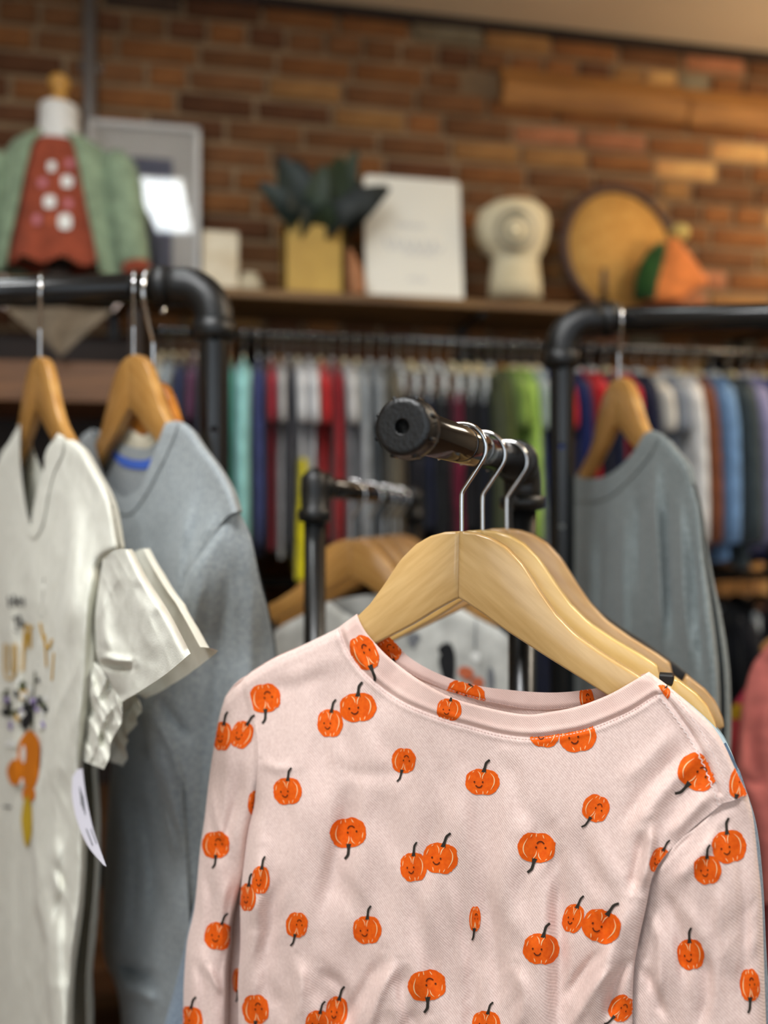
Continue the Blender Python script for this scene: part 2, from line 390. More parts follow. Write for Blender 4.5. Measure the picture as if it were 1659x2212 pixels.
# warm glass pendant hanging past the right edge of the frame
pO_ = (1.95, 1.5, ZC)
sp = empty('pendant_lamp', pO_, 'warm glass globe pendant lamp near the right bricks', 'lamp')
MB().lathe((0, 0, .002), (0, 0, -1), [(0, .05), (.02, .05), (.024, .006), (.30, .006), (.302, .02), (.34, .024)], 20).build('stem', MT['pipe'], sp)
a_ = np.linspace(.25, math.pi-.001, 14); MB().lathe((0, 0, -.42), (0, 0, 1), [(.09*math.cos(t), .09*math.sin(t)) for t in a_], 24).build('globe', mat('opal_glass', (255, 232, 196), .4, emis=(255, 208, 148), estr=14), sp)
ld = bpy.data.lights.new('globe_glow', 'POINT'); ld.energy = 78; ld.color = (1, .80, .54); ld.shadow_soft_size = .1
lo = bpy.data.objects.new('globe_glow', ld); COL.objects.link(lo); lo.parent = sp; lo.location = (0, 0, -.42)

# ------------------------------------------------------------------ wall shelf, wall rail, shelving unit
SHZ = 1.895; SHY = 1.985
sh = empty('wall_shelf', (.5, WY, SHZ), 'long dark brown wooden shelf on the brick wall', 'shelf')
MB().box((-1.6, SHY, SHZ-.024), (2.6, WY+.004, SHZ), bev=.003).build('board', MT['shelf'], sh, origin=(.5, WY, SHZ), smooth=False)
for bx in (-1.2, -.35, .62, 1.5, 2.3):
    b = MB().box((bx-.012, SHY+.02, SHZ-.036), (bx+.012, WY+.004, SHZ-.022)); b.box((bx-.012, WY-.012, SHZ-.2), (bx+.012, WY+.004, SHZ-.022))
    b.build('bracket', MT['pipe'], sh, origin=(.5, WY, SHZ), smooth=False)
RY, RZ = 1.97, 1.775
wr = empty('wall_rail', (.8, RY, RZ), 'black pipe clothes rail fixed along the brick wall', 'clothes rail')
x0r = float(wy(np.array(330.), np.array(720.), RY)[0]); x1r = 2.5
MB().tube([(x0r, RY, RZ), (x1r, RY, RZ)], .0135, 14).build('rod', MT['pipe'], wr, origin=(.8, RY, RZ))
for q in (544, 1067, 1321, 1656):
    X = float(wy(np.array(float(q)), np.array(740.), RY)[0])
    b = MB().tube([(X, RY-.001, RZ), (X, WY-.004, RZ)], .0135, 12); b.lathe((X, WY+.004, RZ), (0, -1, 0), [(0, .045), (.012, .045), (.014, .022), (.04, .02)], 20)
    b.lathe((X-.010, RY, RZ), (1, 0, 0), [(0, .017), (.02, .017)], 16); b.lathe((X, RY, RZ-.022), (0, 0, 1), [(0, .006), (.002, .010), (.022, .010)], 16)
    b.build('pipe_bracket', MT['fitting'], wr, origin=(.8, RY, RZ))
LZ = 1.162
wr2 = empty('wall_rail', (.8, RY, LZ), 'lower black clothes rail hidden behind the hanging tops', 'clothes rail')
MB().tube([(x0r, RY, LZ), (x1r, RY, LZ)], .0135, 12).build('rod', MT['pipe'], wr2, origin=(.8, RY, LZ))
for X in (x0r+.05, .6, 1.4, x1r-.05):
    b = MB().tube([(X, RY-.001, LZ), (X, WY-.004, LZ)], .0135, 10); b.lathe((X, WY+.004, LZ), (0, -1, 0), [(0, .045), (.012, .045), (.014, .022), (.04, .02)], 18); b.build('pipe_bracket', MT['fitting'], wr2, origin=(.8, RY, LZ))
# shelving unit to the left of the wall rail
ux1 = float(wy(np.array(304.), np.array(800.), 1.86)[0]); ux0 = ux1-1.1
su = empty('shelving_unit', ((ux0+ux1)/2, 2.03, 0), 'dark wooden shelving unit with thick brown shelf boards under the wall shelf', 'shelving unit'); so = ((ux0+ux1)/2, 2.03, 0)
def sbox(n, lo, hi, m): return MB().box(lo, hi, bev=.002).build(n, MT[m], su, origin=so, smooth=False)
sbox('back_panel', (ux0, 2.18, .0), (ux1, 2.2, 1.8), 'darkwood')
sbox('side_panel', (ux0, 1.86, 0), (ux0+.025, 2.19, 1.8), 'darkwood'); sbox('side_panel', (ux1-.025, 1.86, 0), (ux1, 2.19, 1.8), 'darkwood')
z78 = float(wy(np.array(150.), np.array(782.), 1.86)[2]); z87 = float(wy(np.array(150.), np.array(868.), 1.86)[2])
sbox('shelf_board', (ux0+.02, 1.858, z87), (ux1-.02, 2.185, z78), 'walnut')
for z in (.1, .55, .98): sbox('shelf_board', (ux0+.02, 1.858, z), (ux1-.02, 2.185, z+.07), 'walnut')
# low wooden bench in front of it
bt = wy(np.array(210.), np.array(2092.), 1.50)
be = empty('low_bench', (bt[0]-.1, 1.66, 0), 'low brown wooden bench on the floor behind the tee rack', 'bench'); bo = (bt[0]-.1, 1.66, 0)
MB().box((bt[0]-.62, 1.50, bt[2]-.05), (bt[0]+.16, 1.83, bt[2]), bev=.003).build('seat_board', MT['walnut'], be, origin=bo, smooth=False)
for x in (bt[0]-.56, bt[0]+.08):
    for y in (1.53, 1.76): MB().box((x, y, 0), (x+.05, y+.05, bt[2]-.045)).build('leg', MT['darkwood'], be, origin=bo, smooth=False)

# ------------------------------------------------------------------ pipe racks
def base_feet(e, org, x, y, dirs, L=.28):
    b = MB()
    for d in dirs: b.tube([(x, y, .018), (x+d[0]*L, y+d[1]*L, .018)], .016, 12)
    b.lathe((x, y, 0.0), (0, 0, 1), [(0, .03), (.05, .03), (.055, .02)], 18)
    b.build('foot', MT['fitting'], e, origin=org)
def arm_stand(e, A, D, L, arm_m='armpipe', r=.015, cap=True, hcap=.0195):
    """post with one straight arm: A near end of the arm, D its direction, L its length; the post stands at the far end"""
    D = np.array(D); E = A+D*L; org = (E[0], E[1], 0)
    MB().tube([A+D*.012, A+D*(L-.02)], r, 40).build('arm', MT[arm_m], e, origin=org)
    if cap:
        c = MB().lathe(A, D, [(.02, .0), (.02, .0046), (.001, .0047), (.0002, .0049), (0, .0054), (0, .0058), (0, .0075), (0, hcap-.006), (0, hcap-.0046), (0, hcap-.0042), (.0004, hcap-.0026), (.0012, hcap-.0012), (.003, hcap-.0002), (.010, hcap), (.0105, hcap+.0007), (.0165, hcap+.0007), (.017, hcap), (.022, hcap-.0008), (.0245, hcap-.003), (.025, r-.001)], 48)
        co = c.build('end_cap', MT['fitting'], e, origin=org)
        h = MB().lathe(A+D*.0035, D, [(0, .0001), (.0005, .0046)], 20); h.build('cap_hole', MT['hole'], co, origin=(0, 0, 0)).location = (-org[0], -org[1], 0)
        k = MB()
        X = np.cross(D, Z3); X /= np.linalg.norm(X); Y = np.cross(X, D)
        for q in range(8):
            th = q*math.pi/4+.35; P = A+D*.004+(X*math.cos(th)+Y*math.sin(th))*(hcap+.0002); k.tube([P, P+D*.012], .0016, 6)
        k.build('cap_rib', MT['fitting'], co).location = (-org[0], -org[1], 0)
    # elbow from arm down to the post
    p = [E-D*.032, E-D*.026]+[E-D*.026+D*(.026*math.sin(t))+Z3*(-.026+.026*math.cos(t)) for t in np.linspace(.15, math.pi/2, 8)]+[E-Z3*.045]
    b = MB().tube(p, r+.0045, 24); b.lathe(E-D*.036, D, [(0, r+.003), (.002, r+.0075), (.010, r+.0075), (.012, r+.004)], 28)
    b.lathe(E-Z3*.034, -Z3, [(0, r+.004), (.002, r+.009), (.013, r+.009), (.016, r+.003)], 28)
    b.build('elbow', MT['fitting'], e, origin=org)
    MB().tube([E-Z3*.03, (E[0], E[1], .02)], r, 28).build('post', MT['pipe'], e, origin=org)
    base_feet(e, org, E[0], E[1], [(D[0], D[1]), (-D[0], -D[1]), (D[1], -D[0]), (-D[1], D[0])], .18)
aa = math.radians(22)
AD = RT*math.sin(aa)+FH*math.cos(aa); AU = RT*math.cos(aa)-FH*math.sin(aa)
A0 = cw(.0112, .5, .0585)
fr = empty('arm_rack', (A0+AD*.362)*np.array([1, 1, 0]), 'black pipe arm rack with round end cap carrying the pumpkin top', 'clothes rack')
arm_stand(fr, A0, AD, .362)
def onarm(px, O, D):                        # point of a rail seen at pixel column px
    n = ray(np.array(px), np.array(1000.)); k = np.array([n@RT, n@FH]); # X/Z
    t = k[0]/k[1]; o = np.array([(O-CAM)@RT, (O-CAM)@FH]); d = np.array([D@RT, D@FH])
    s = (t*o[1]-o[0])/(d[0]-t*d[1]); return O+D*s
# second rack: post at the near end, rail running back
bb = math.radians(13.5)
BD = RT*math.sin(bb)+FH*math.cos(bb); BU = RT*math.cos(bb)-FH*math.sin(bb)
B0 = cw((680-CX)/F*.97, .97, .040)
r2 = empty('pipe_rack', B0*np.array([1, 1, 0]), 'black pipe rack with finial post standing behind the pumpkin top', 'clothes rack'); o2 = B0*np.array([1, 1, 0])
MB().tube([B0, B0+BD*.62], .0135, 20).build('rail', MT['armpipe'], r2, origin=o2)
for P, nm in ((B0, 'post'), (B0+BD*.62, 'post')):
    MB().tube([P-Z3*.01, P*np.array([1, 1, 0])+Z3*.02], .0135, 20).build(nm, MT['pipe'], r2, origin=o2)
    b = MB().lathe(P-Z3*.045, Z3, [(0, .0145), (.002, .0195), (.014, .0195), (.018, .0165), (.04, .017), (.055, .0165), (.062, .012), (.066, .006), (.068, .001)], 24)
    sgn = 1 if P is B0 else -1
    b.lathe(P+BD*sgn*.0, BD*sgn, [(0, .015), (.022, .017), (.024, .019), (.034, .019), (.036, .0145)], 20)
    b.build('tee_fitting', MT['fitting'], r2, origin=o2)
    base_feet(r2, o2, P[0], P[1], [(BU[0], BU[1]), (-BU[0], -BU[1])], .10)
# left and right rail racks
ra = math.radians(6); RD = RT*math.cos(ra)-FH*math.sin(ra)
KS = 1.28
def rail_rack(name, px, z, h, d, L, label, holes):
    z *= KS; h *= KS; P = cw((px-CX)/F*z, z, h); D = RD*d; Q = P+D*L; org = P*np.array([1, 1, 0]); r = .0143*KS
    e = empty(name, org, label, 'clothes rack')
    MB().tube([P+D*.03, Q-D*.03], r, 24).build('rail', MT['pipe'], e, origin=org)
    for a, s in ((P, 1), (Q, -1)):
        dd = D*s
        p = [a+dd*.070, a+dd*.0435]+[a+dd*(.0435-.0435*math.sin(t))+Z3*(-.0435+.0435*math.cos(t)) for t in np.linspace(.15, math.pi/2, 9)]+[a-Z3*.064]
        b = MB().tube(p, r+.0060, 24); b.lathe(a+dd*.079, -dd, [(0, r+.002), (.002, r+.0078), (.018, r+.0078), (.02, r+.005)], 26)
        b.lathe(a-Z3*.046, -Z3, [(0, r+.005), (.002, r+.0082), (.023, r+.0082), (.026, r+.002)], 26)
        b.build('elbow', MT['fitting'], e, origin=org)
        po = MB().tube([a-Z3*.04, (a[0], a[1], .02)], r, 28).build('post', MT['pipe'], e, origin=org)
        base_feet(e, org, a[0], a[1], [(FH[0], FH[1]), (-FH[0], -FH[1])], .17)
        if a is P and holes:
            tocam = (CAM-a)*np.array([1, 1, 0]); tocam /= np.linalg.norm(tocam)
            bm_ = bmesh.new(); bm_.from_mesh(po.data); bm_.free()
            cut = MB()
            for hy in holes:
                c = pz(np.array(float(px)), np.array(float(hy)), z); C = np.array([a[0], a[1], c[2]])
                cut.tube([C-tocam*.03, C+tocam*.03], .0042, 12)
            # hollow tube with real through-holes
            tv, tf = latheg((a[0], a[1], .02), (0, 0, 1), [(0, r-.002), (0, r), (a[2]-.06, r), (a[2]-.06, r-.002)], 32)
            n = 32; tf = [f for f in tf if len(f) == 4]+[(3*n+j, 3*n+(j+1) % n, (j+1) % n, j) for j in range(n)]
            hol = obj('post', tv, tf, MT['pipe'], None, smooth=False); ct = cut.build('cutter', MT['pipe'], None, smooth=False)
            md = hol.modifiers.new('b', 'BOOLEAN'); md.object = ct; md.operation = 'DIFFERENCE'; md.solver = 'EXACT'
            dg = bpy.context.evaluated_depsgraph_get(); dg.update()
            me = bpy.data.meshes.new_from_object(hol.evaluated_get(dg)); me.transform(Matrix.Translation(-Vector(org)))
            for p_ in me.polygons: p_.use_smooth = False
            old = po.data; po.data = me
            bpy.data.objects.remove(hol); bpy.data.objects.remove(ct); bpy.data.meshes.remove(old)
    lowr = .16
    MB().tube([(P[0], P[1], lowr), (Q[0], Q[1], lowr)], r*.9, 14).build('lower_rail', MT['pipe'], e, origin=org)
    return P, D
LP, LD = rail_rack('rail_rack', 462, .79, .2345, -1, 1.0, 'black pipe rail rack holding the white tee and heather grey top', [735, 930])
RP, RDd = rail_rack('rail_rack', 1214, .92, .2315, 1, 1.15, 'black pipe rail rack holding the dark grey tee', [797, 965, 1137])

# ------------------------------------------------------------------ hangers
HT = np.array([(0, 0), (.012, .0008), (.025, .0045), (.037, .0115), (.05, .0245), (.063, .0440), (.076, .0615), (.09, .0752), (.11, .088), (.133, .1005), (.155, .1145), (.172, .1265), (.181, .1365), (.186, .148), (.187, .153)])
HB = np.array([(0, .053), (.004, .0545), (.02, .064), (.039, .0765), (.07, .094), (.105, .113), (.14, .133), (.165, .148), (.178, .156), (.184, .158), (.187, .1555)])
def arm_geo(side, notch=True, T=.0065, n=46):
    us = list(np.linspace(.0002, .18, n))+[.1835, .186, .187]
    if notch: us += [.1435, .1442, .146, .150, .154, .1558, .1565]
    us = sorted(us); V = []; UV = []
    for u in us:
        tp = -np.interp(u, HT[:, 0], HT[:, 1]); bt_ = -np.interp(u, HB[:, 0], HB[:, 1])
        if notch and .1436 < u < .1564: tp -= .0085*min(1, (.0064-abs(u-.15))/.0022)
        th = T*(1-.12*u/.187); h = tp-bt_; c = min(.0022, h*.3); s = min(.0022, th*.4)
        ring = [(-th+s, tp), (th-s, tp), (th-s*.3, tp-c*.3), (th, tp-c), (th, bt_+c), (th-s*.3, bt_+c*.3), (th-s, bt_), (-th+s, bt_), (-th+s*.3, bt_+c*.3), (-th, bt_+c), (-th, tp-c), (-th+s*.3, tp-c*.3)]
        for (y, z) in ring: V.append((side*u, y, z)); UV.append((u*1.25+(.5 if side > 0 else 0), (z+.8*u)))
    m = 12; k = len(us)
    f = [(i*m+j, i*m+(j+1) % m, (i+1)*m+(j+1) % m, (i+1)*m+j) for i in range(k-1) for j in range(m)]+[tuple(range(m))[::-1], tuple(range((k-1)*m, k*m))]
    if side < 0: f = [q[::-1] for q in f]
    return np.array(V), f, UV
def flat_geo(side):
    v, f, uv = arm_geo(side, False, .004, 20); v = v.copy(); v[:, 2] = v[:, 2]*(.62-.2*np.abs(v[:, 0])/.187); return v, f, uv
def hook_path(R=.0198, drop=.0655, flip=1):
    c = np.array([0, drop]); p = []
    for a in np.linspace(math.radians(205), math.radians(-38), 26): p.append((R*math.cos(a)*flip, c[1]+R*math.sin(a)))
    e = p[-1]; p += [(e[0]*.62, e[1]-.009), (e[0]*.22, e[1]-.018), (e[0]*.04, e[1]-.0225), (0, e[1]-.028), (0, .004), (0, -.006)]
    q = cr(p, 60); return np.stack([q[:, 0], 0*q[:, 0], q[:, 1]], 1)
HM = {}
def mesh_of(name, v, f, uv=None, m=None):
    o = obj(name, v, f, m, uv=uv); me = o.data; bpy.data.objects.remove(o); return me
for nt_ in (True, False):
    for s in (-1, 1):
        v, f, uv = arm_geo(s, nt_); HM[(s, nt_)] = mesh_of('arm', v, f, uv, MT['maple'])
for s in (-1, 1):
    v, f, uv = flat_geo(s); HM[(s, 'flat')] = mesh_of('arm', v, f, uv, MT['maple'])
for fl in (1, -1):
    v, f = tubeg(hook_path(flip=fl), .0019, 12); HM[('hook', fl)] = mesh_of('hook', v, f, None, MT['chrome'])
def sharp(me):
    me.polygons.foreach_set('use_smooth', [True]*len(me.polygons))
def hanger(P, U, wood, label, group=None, tilt=0, flip=1, notch=True, name='wooden_hanger', sc=1.0, rail=None, hook_s=None, slim=1.0):
    """P is the top of the wood under the hook, U the direction of its right-hand arm; the hook swivels square to the rail"""
    U = np.array(U, float)/np.linalg.norm(U); Y = np.cross(Z3, U)
    R = Matrix(((U[0], Y[0], 0), (U[1], Y[1], 0), (U[2], Y[2], 1))).to_4x4() @ Matrix.Rotation(math.radians(tilt), 4, 'Y') @ Matrix.Scale(sc, 4)
    e = empty(name, P, label, 'hanger', group, rot=R)
    for s in (-1, 1):
        a = bpy.data.objects.new('arm', HM[(s, notch)]); COL.objects.link(a); a.parent = e; a.material_slots[0].link = 'OBJECT'; a.material_slots[0].material = wood; a.scale = (1, slim, 1)
    h = bpy.data.objects.new('hook', HM[('hook', flip)]); COL.objects.link(h); h.parent = e
    if wood is MT['blackplastic']: h.material_slots[0].link = 'OBJECT'; h.material_slots[0].material = wood
    sw = 0.0
    if rail is not None:
        q = np.array([rail[1], -rail[0], 0.0]); q /= np.linalg.norm(q); q = q if q@U > 0 else -q
        sw = math.atan2(U[0]*q[1]-U[1]*q[0], U@q)
    h.rotation_euler = (Matrix.Rotation(-math.radians(tilt), 4, 'Y') @ Matrix.Rotation(sw, 4, 'Z')).to_euler()
    k = (hook_s or sc)/sc; h.scale = (k, k, k)
    return e
HD = .0685; HB_ = .0700; HK = .0685*KS+.0009
H1 = onarm(997, A0, AD)-Z3*HD; H2 = onarm(1042, A0, AD)-Z3*HD; H3 = A0+AD*.290-Z3*HD; H4 = A0+AD*.3095-Z3*(HD+.0004)
hanger(H1, AU, MT['maple'], 'varnished wooden hanger inside the neck of the pumpkin print top', tilt=0.9, notch=False)
h2e = hanger(H2, AU, MT['maple2'], 'pale wooden hanger with a black strap pad right behind the pumpkin top', tilt=0)
MB().box((.1442, -.0062, -.1215), (.1558, .0062, -.1135), bev=.0012).build('strap_pad', MT['blackplastic'], h2e, smooth=False)
hanger(H3, RT*math.cos(math.radians(18))-FH*math.sin(math.radians(18)), MT['maple3'], 'empty worn wooden hanger with notched end on the arm rack', tilt=2.5, sc=1.08, rail=AD, hook_s=1.0)
hanger(H4, RT*math.cos(math.radians(18))-FH*math.sin(math.radians(18)), MT['blackplastic'], 'slim black hanger tucked behind the empty wooden hanger', tilt=3.0, notch=False, name='black_hanger', rail=AD, slim=.7)
hanger(B0+BD*.17-Z3*HB_, RT*math.cos(math.radians(15))-FH*math.sin(math.radians(15)), MT['honey'], 'wooden hanger in the pale grey top on the finial rack, first from the post', tilt=0, rail=BD)
hanger(B0+BD*.27-Z3*HB_, RT*math.cos(math.radians(12))-FH*math.sin(math.radians(12)), MT['honey'], 'wooden hanger second from the finial post', tilt=2, rail=BD)
for k in range(3):
    hanger(B0+BD*(.36+.06*k)-Z3*HB_, RT*math.cos(math.radians(12))-FH*math.sin(math.radians(12)), MT['honey'], 'bare wooden hanger at the far end of the finial rack', 'hangers at the far end of the finial rack', rail=BD)
TEE_U = RT*math.sin(math.radians(37))-FH*math.cos(math.radians(37))
GRY_U = RT*math.sin(math.radians(39))-FH*math.cos(math.radians(39))
DRK_U = RT*math.sin(math.radians(4))-FH*math.cos(math.radians(4))
T1 = onarm(86, LP, LD)-Z3*HK; G1 = onarm(288, LP, LD)-Z3*HK; G2 = onarm(331, LP, LD)-Z3*(.0834*KS*1.32-.0182); D1 = onarm(1337, RP, RDd)-Z3*HK
hanger(T1, TEE_U, MT['honey'], 'honey coloured wooden hanger in the V neck of the off-white tee', sc=KS, rail=(T1[1], -T1[0], 0), slim=.8)
hanger(G1, GRY_U, MT['honey'], 'honey coloured wooden hanger in the collar of the heather grey top', sc=KS, rail=(G1[1], -G1[0], 0), slim=.8)
hanger(G2, GRY_U, MT['amber'], 'amber wooden hanger close behind the heather grey top', sc=KS*.92, rail=LD, hook_s=KS*1.32, slim=.8)
hanger(D1, DRK_U, MT['honey'], 'yellowish wooden hanger in the dark grey tee', sc=KS, rail=RDd, slim=.8)

# ------------------------------------------------------------------ the pumpkin print top
PS = Pl(H1, AU)
L_sh = [(733, 1354), (721, 1361), (659, 1391), (597, 1418), (552, 1445), (533, 1459)]           # left shoulder, neck to armhole
L_out = [(486, 1506), (474, 1547), (465, 1597), (453, 1671), (441, 1774), (432, 1836), (420, 1960), (404, 2034), (397, 2124), (395, 2212), (388, 2440), (384, 2640)]
L_arm = [(533, 1459), (538, 1500), (545, 1535), (554, 1584), (558, 1630), (556, 1671), (552, 1712), (548, 1745), (533, 1803), (525, 1877), (519, 1943), (519, 2042), (514, 2124), (515, 2212), (512, 2450), (510, 2720)]
L_slv = [(533, 1459), (540, 1500), (548, 1535), (558, 1584), (563, 1630), (562, 1671), (558, 1712), (554, 1745), (540, 1803), (526, 1890), (500, 1992), (496, 2042), (490, 2104), (488, 2212), (482, 2440), (476, 2640)]
N_out = [(733, 1354), (741, 1378), (756, 1411), (795, 1459), (865, 1512), (943, 1546), (1014, 1567), (1083, 1585), (1147, 1592), (1211, 1585), (1275, 1571), (1357, 1537), (1412, 1503), (1431, 1496)]
N_in = [(771, 1326), (778, 1344), (790, 1365), (810, 1389), (845, 1424), (904, 1468), (972, 1505), (1045, 1527), (1131, 1543), (1193, 1537), (1254, 1524), (1316, 1500), (1368, 1471), (1402, 1451)]
R_seam = [(1431, 1496), (1472, 1551), (1508, 1606), (1540, 1674), (1561, 1735)]
R_sil = [(1402, 1451), (1444, 1482), (1490, 1521), (1536, 1565), (1563, 1606), (1586, 1656), (1615, 1717)]
R_arm = [(1561, 1735), (1518, 1770), (1476, 1807), (1435, 1850), (1410, 1892), (1396, 1958), (1380, 2031), (1369, 2100), (1366, 2212), (1366, 2450), (1370, 2740)]
R_out = [(1615, 1717), (1627, 1766), (1637, 1857), (1646, 1949), (1650, 2063), (1655, 2212), (1664, 2440), (1672, 2660)]
cL_sh, cN_out, cN_in, cR_seam, cR_sil = cr(L_sh, 60), cr(N_out, 160), cr(N_in, 160), cr(R_seam, 60), cr(R_sil, 60)
cL_out, cL_arm, cL_slv, cR_arm, cR_out = cr(L_out, 160), cr(L_arm, 160), cr(L_slv, 160), cr(R_arm, 160), cr(R_out, 160)
sil = fx_(np.vstack([[(380, 1600), (470, 1560)], cL_out[:6], cL_sh[::-1], [(771, 1326)], cR_sil, [(1700, 1800)]]))
xBL, xBR, xSL0, xSL1, xSR0, xSR1 = fy(cL_arm), fy(cR_arm), fy(cL_out), fy(cL_slv), fy(cR_arm), fy(cR_out)
def fold(px, py, pts, amp, wid, asym=0.0):
    c = cr(pts, 14); d = pdist(px, py, c)
    e0 = np.hypot(px-c[0, 0], py-c[0, 1]); L_ = np.hypot(*(c[-1]-c[0])); e1 = np.hypot(px-c[-1, 0], py-c[-1, 1])
    tap = ss(np.minimum(e0, e1)/L_, -.02, .3)+.05
    return amp*np.exp(-(d/wid)**2)*tap
FOLDS = [  # creases and soft folds read from the photograph
    ([(1540, 1590), (1480, 1660), (1410, 1740), (1360, 1830)], .0030, 20), ([(1500, 1600), (1430, 1670), (1370, 1740), (1330, 1800)], -.0022, 16),
    ([(1545, 1700), (1480, 1770), (1440, 1820)], .0035, 16), ([(1470, 1560), (1400, 1640), (1330, 1700)], .0018, 18),
    ([(1405, 1770), (1407, 1810), (1400, 1860), (1385, 1930)], .0045, 12), ([(1385, 1790), (1380, 1850), (1360, 1940)], -.0035, 14),
    ([(1375, 1900), (1340, 2000), (1300, 2120), (1270, 2230)], .0040, 24), ([(1340, 1930), (1290, 2050), (1230, 2180)], -.0028, 20),
    ([(1212, 1820), (1206, 1950), (1208, 2080), (1200, 2260)], -.0050, 17), ([(1170, 1780), (1165, 1900), (1160, 2100), (1150, 2300)], .0035, 34),
    ([(1330, 2080), (1280, 2140), (1230, 2230)], .0030, 12), ([(1310, 2040), (1250, 2110), (1215, 2170)], -.0024, 11),
    ([(1365, 2060), (1330, 2130), (1310, 2212)], -.0035, 12), ([(760, 1690), (745, 1780), (715, 1890), (690, 2010)], -.0042, 22),
    ([(800, 1720), (790, 1820), (775, 1950), (790, 2100)], .0030, 30), ([(940, 1700), (935, 1800), (900, 1960), (925, 2080), (960, 2212)], -.0032, 22),
    ([(1010, 1640), (1000, 1760), (1020, 1900), (1040, 2080)], .0034, 30), ([(965, 1890), (985, 1990), (1000, 2120), (990, 2260)], .0030, 16),
    ([(1045, 1880), (1060, 1980), (1075, 2120), (1070, 2260)], -.0038, 18), ([(610, 1860), (590, 1960), (575, 2090), (590, 2230)], -.0032, 20),
    ([(570, 1830), (555, 1900), (548, 2010)], .0030, 16), ([(640, 2060), (650, 2130), (630, 2240)], .0036, 14), ([(690, 2090), (740, 2140), (760, 2230)], -.0030, 14),
    ([(830, 2060), (790, 2130), (740, 2220)], -.0040, 14), ([(860, 2070), (820, 2150), (790, 2240)], .0036, 12), ([(560, 1640), (600, 1660), (640, 1650)], .0012, 12),
    ([(600, 1480), (680, 1440), (740, 1400)], .0016, 26), ([(560, 1500), (640, 1480), (720, 1450)], -.0010, 18), ([(1090, 1620), (1120, 1700), (1130, 1800)], -.0022, 22),
    ([(700, 1640), (770, 1670), (850, 1670), (930, 1650)], -.0010, 18), ([(880, 2080), (870, 2150), (900, 2240)], -.0032, 14), ([(1110, 2080), (1130, 2150), (1120, 2240)], .0034, 14)]
SFOLDS = [  # sleeves
    ([(500, 1560), (488, 1700), (476, 1830), (466, 1960)], .0030, 14), ([(525, 1640), (515, 1720), (490, 1800), (470, 1880)], -.0032, 12), ([(455, 1700), (470, 1780), (500, 1840)], .0022, 10),
    ([(440, 1860), (455, 1960), (440, 2090)], -.0030, 12), ([(445, 2080), (470, 2130), (490, 2150)], .0024, 8), ([(415, 2060), (440, 2140), (430, 2240)], -.0026, 12), ([(500, 1880), (480, 1960), (480, 2080)], .0022, 10),
    ([(1590, 1760), (1600, 1860), (1610, 2000), (1600, 2180)], -.0042, 16), ([(1560, 1790), (1500, 1860), (1450, 1920)], .0032, 16), ([(1500, 1790), (1450, 1840), (1420, 1880)], -.0020, 10),
    ([(1420, 1900), (1450, 1960), (1470, 2050), (1480, 2150)], -.0030, 14), ([(1405, 1960), (1425, 2050), (1420, 2180)], .0046, 14), ([(1460, 1930), (1500, 1990), (1540, 2080), (1550, 2212)], .0036, 18),
    ([(1390, 2080), (1410, 2130), (1440, 2212)], -.0040, 12), ([(1520, 2050), (1530, 2130), (1510, 2230)], -.0034, 14), ([(1550, 1900), (1560, 2000), (1575, 2120)], .0028, 16)]
def soft(px, py, seed, amp):
    a = px+30*fbm(px/260, py/260, seed+3, 2); b = py+30*fbm(px/260, py/260, seed+5, 2)
    return amp*(1.1*vn(a/58+b/230, b/240-a/420, seed)+.8*vn(a/44-b/120, b/170+a/160, seed+1)+.35*vn(a/24+b/60, b/60, seed+2)*ss(vn(a/150, b/150, seed+4), -.1, .6))
def wrinkle(px, py, seed, amp):
    a = px+18*fbm(px/160, py/160, seed+3, 2); b = py+18*fbm(px/170, py/170, seed+5, 2)
    r1 = 1-np.abs(vn(a/46+b/120, b/190-a/260, seed))*2; r2 = 1-np.abs(vn(a/30-b/70, b/110+a/130, seed+1))*2
    return amp*(.6*r1+.4*r2)+amp*.12*fbm(px/16, py/24, seed+9, 2)
def D_body(px, py):
    px = np.asarray(px, float); py = np.asarray(py, float)
    c = py-sil(px)
    base = .0098*roll(c, 26)+.0105*ss(c, 20, 420)
    low = ss(c, 120, 620)
    drape = (.0026+.0065*low)*fbm(px/150+.3*fbm(px/300, py/300, 2, 1), py/900, 21, 2)
    d = base+drape*ss(c, 40, 200)+soft(px, py, 40, .0010+.0016*low)*ss(c, 10, 90)
    for p, a, w_ in FOLDS: d = d+fold(px, py, p, a*1.25, w_)
    # seam allowance ridge below the neckband
    dn = pdist(px, py, cN_out[::4]); d = d-.0011*np.exp(-(dn/5.0)**2)+.0007*np.exp(-((dn-11)/6.0)**2)*(py > 1352)
    ds = pdist(px, py, cR_seam[::6]); d = d-.0012*np.exp(-(ds/3.6)**2)+.0008*np.exp(-((ds-12)/7)**2)
    wl = ss(py, 1650, 1820); wr_ = ss(py, 1880, 2010)
    d = d*(1-wl+wl*roll(px-xBL(py)+1.0, 42))*(1-wr_+wr_*(.72+.28*roll(xBR(py)-px+1.0, 22)))
    return np.maximum(d, .0002+.0082*roll(c, 12)*(1-wl)*(1-wr_))
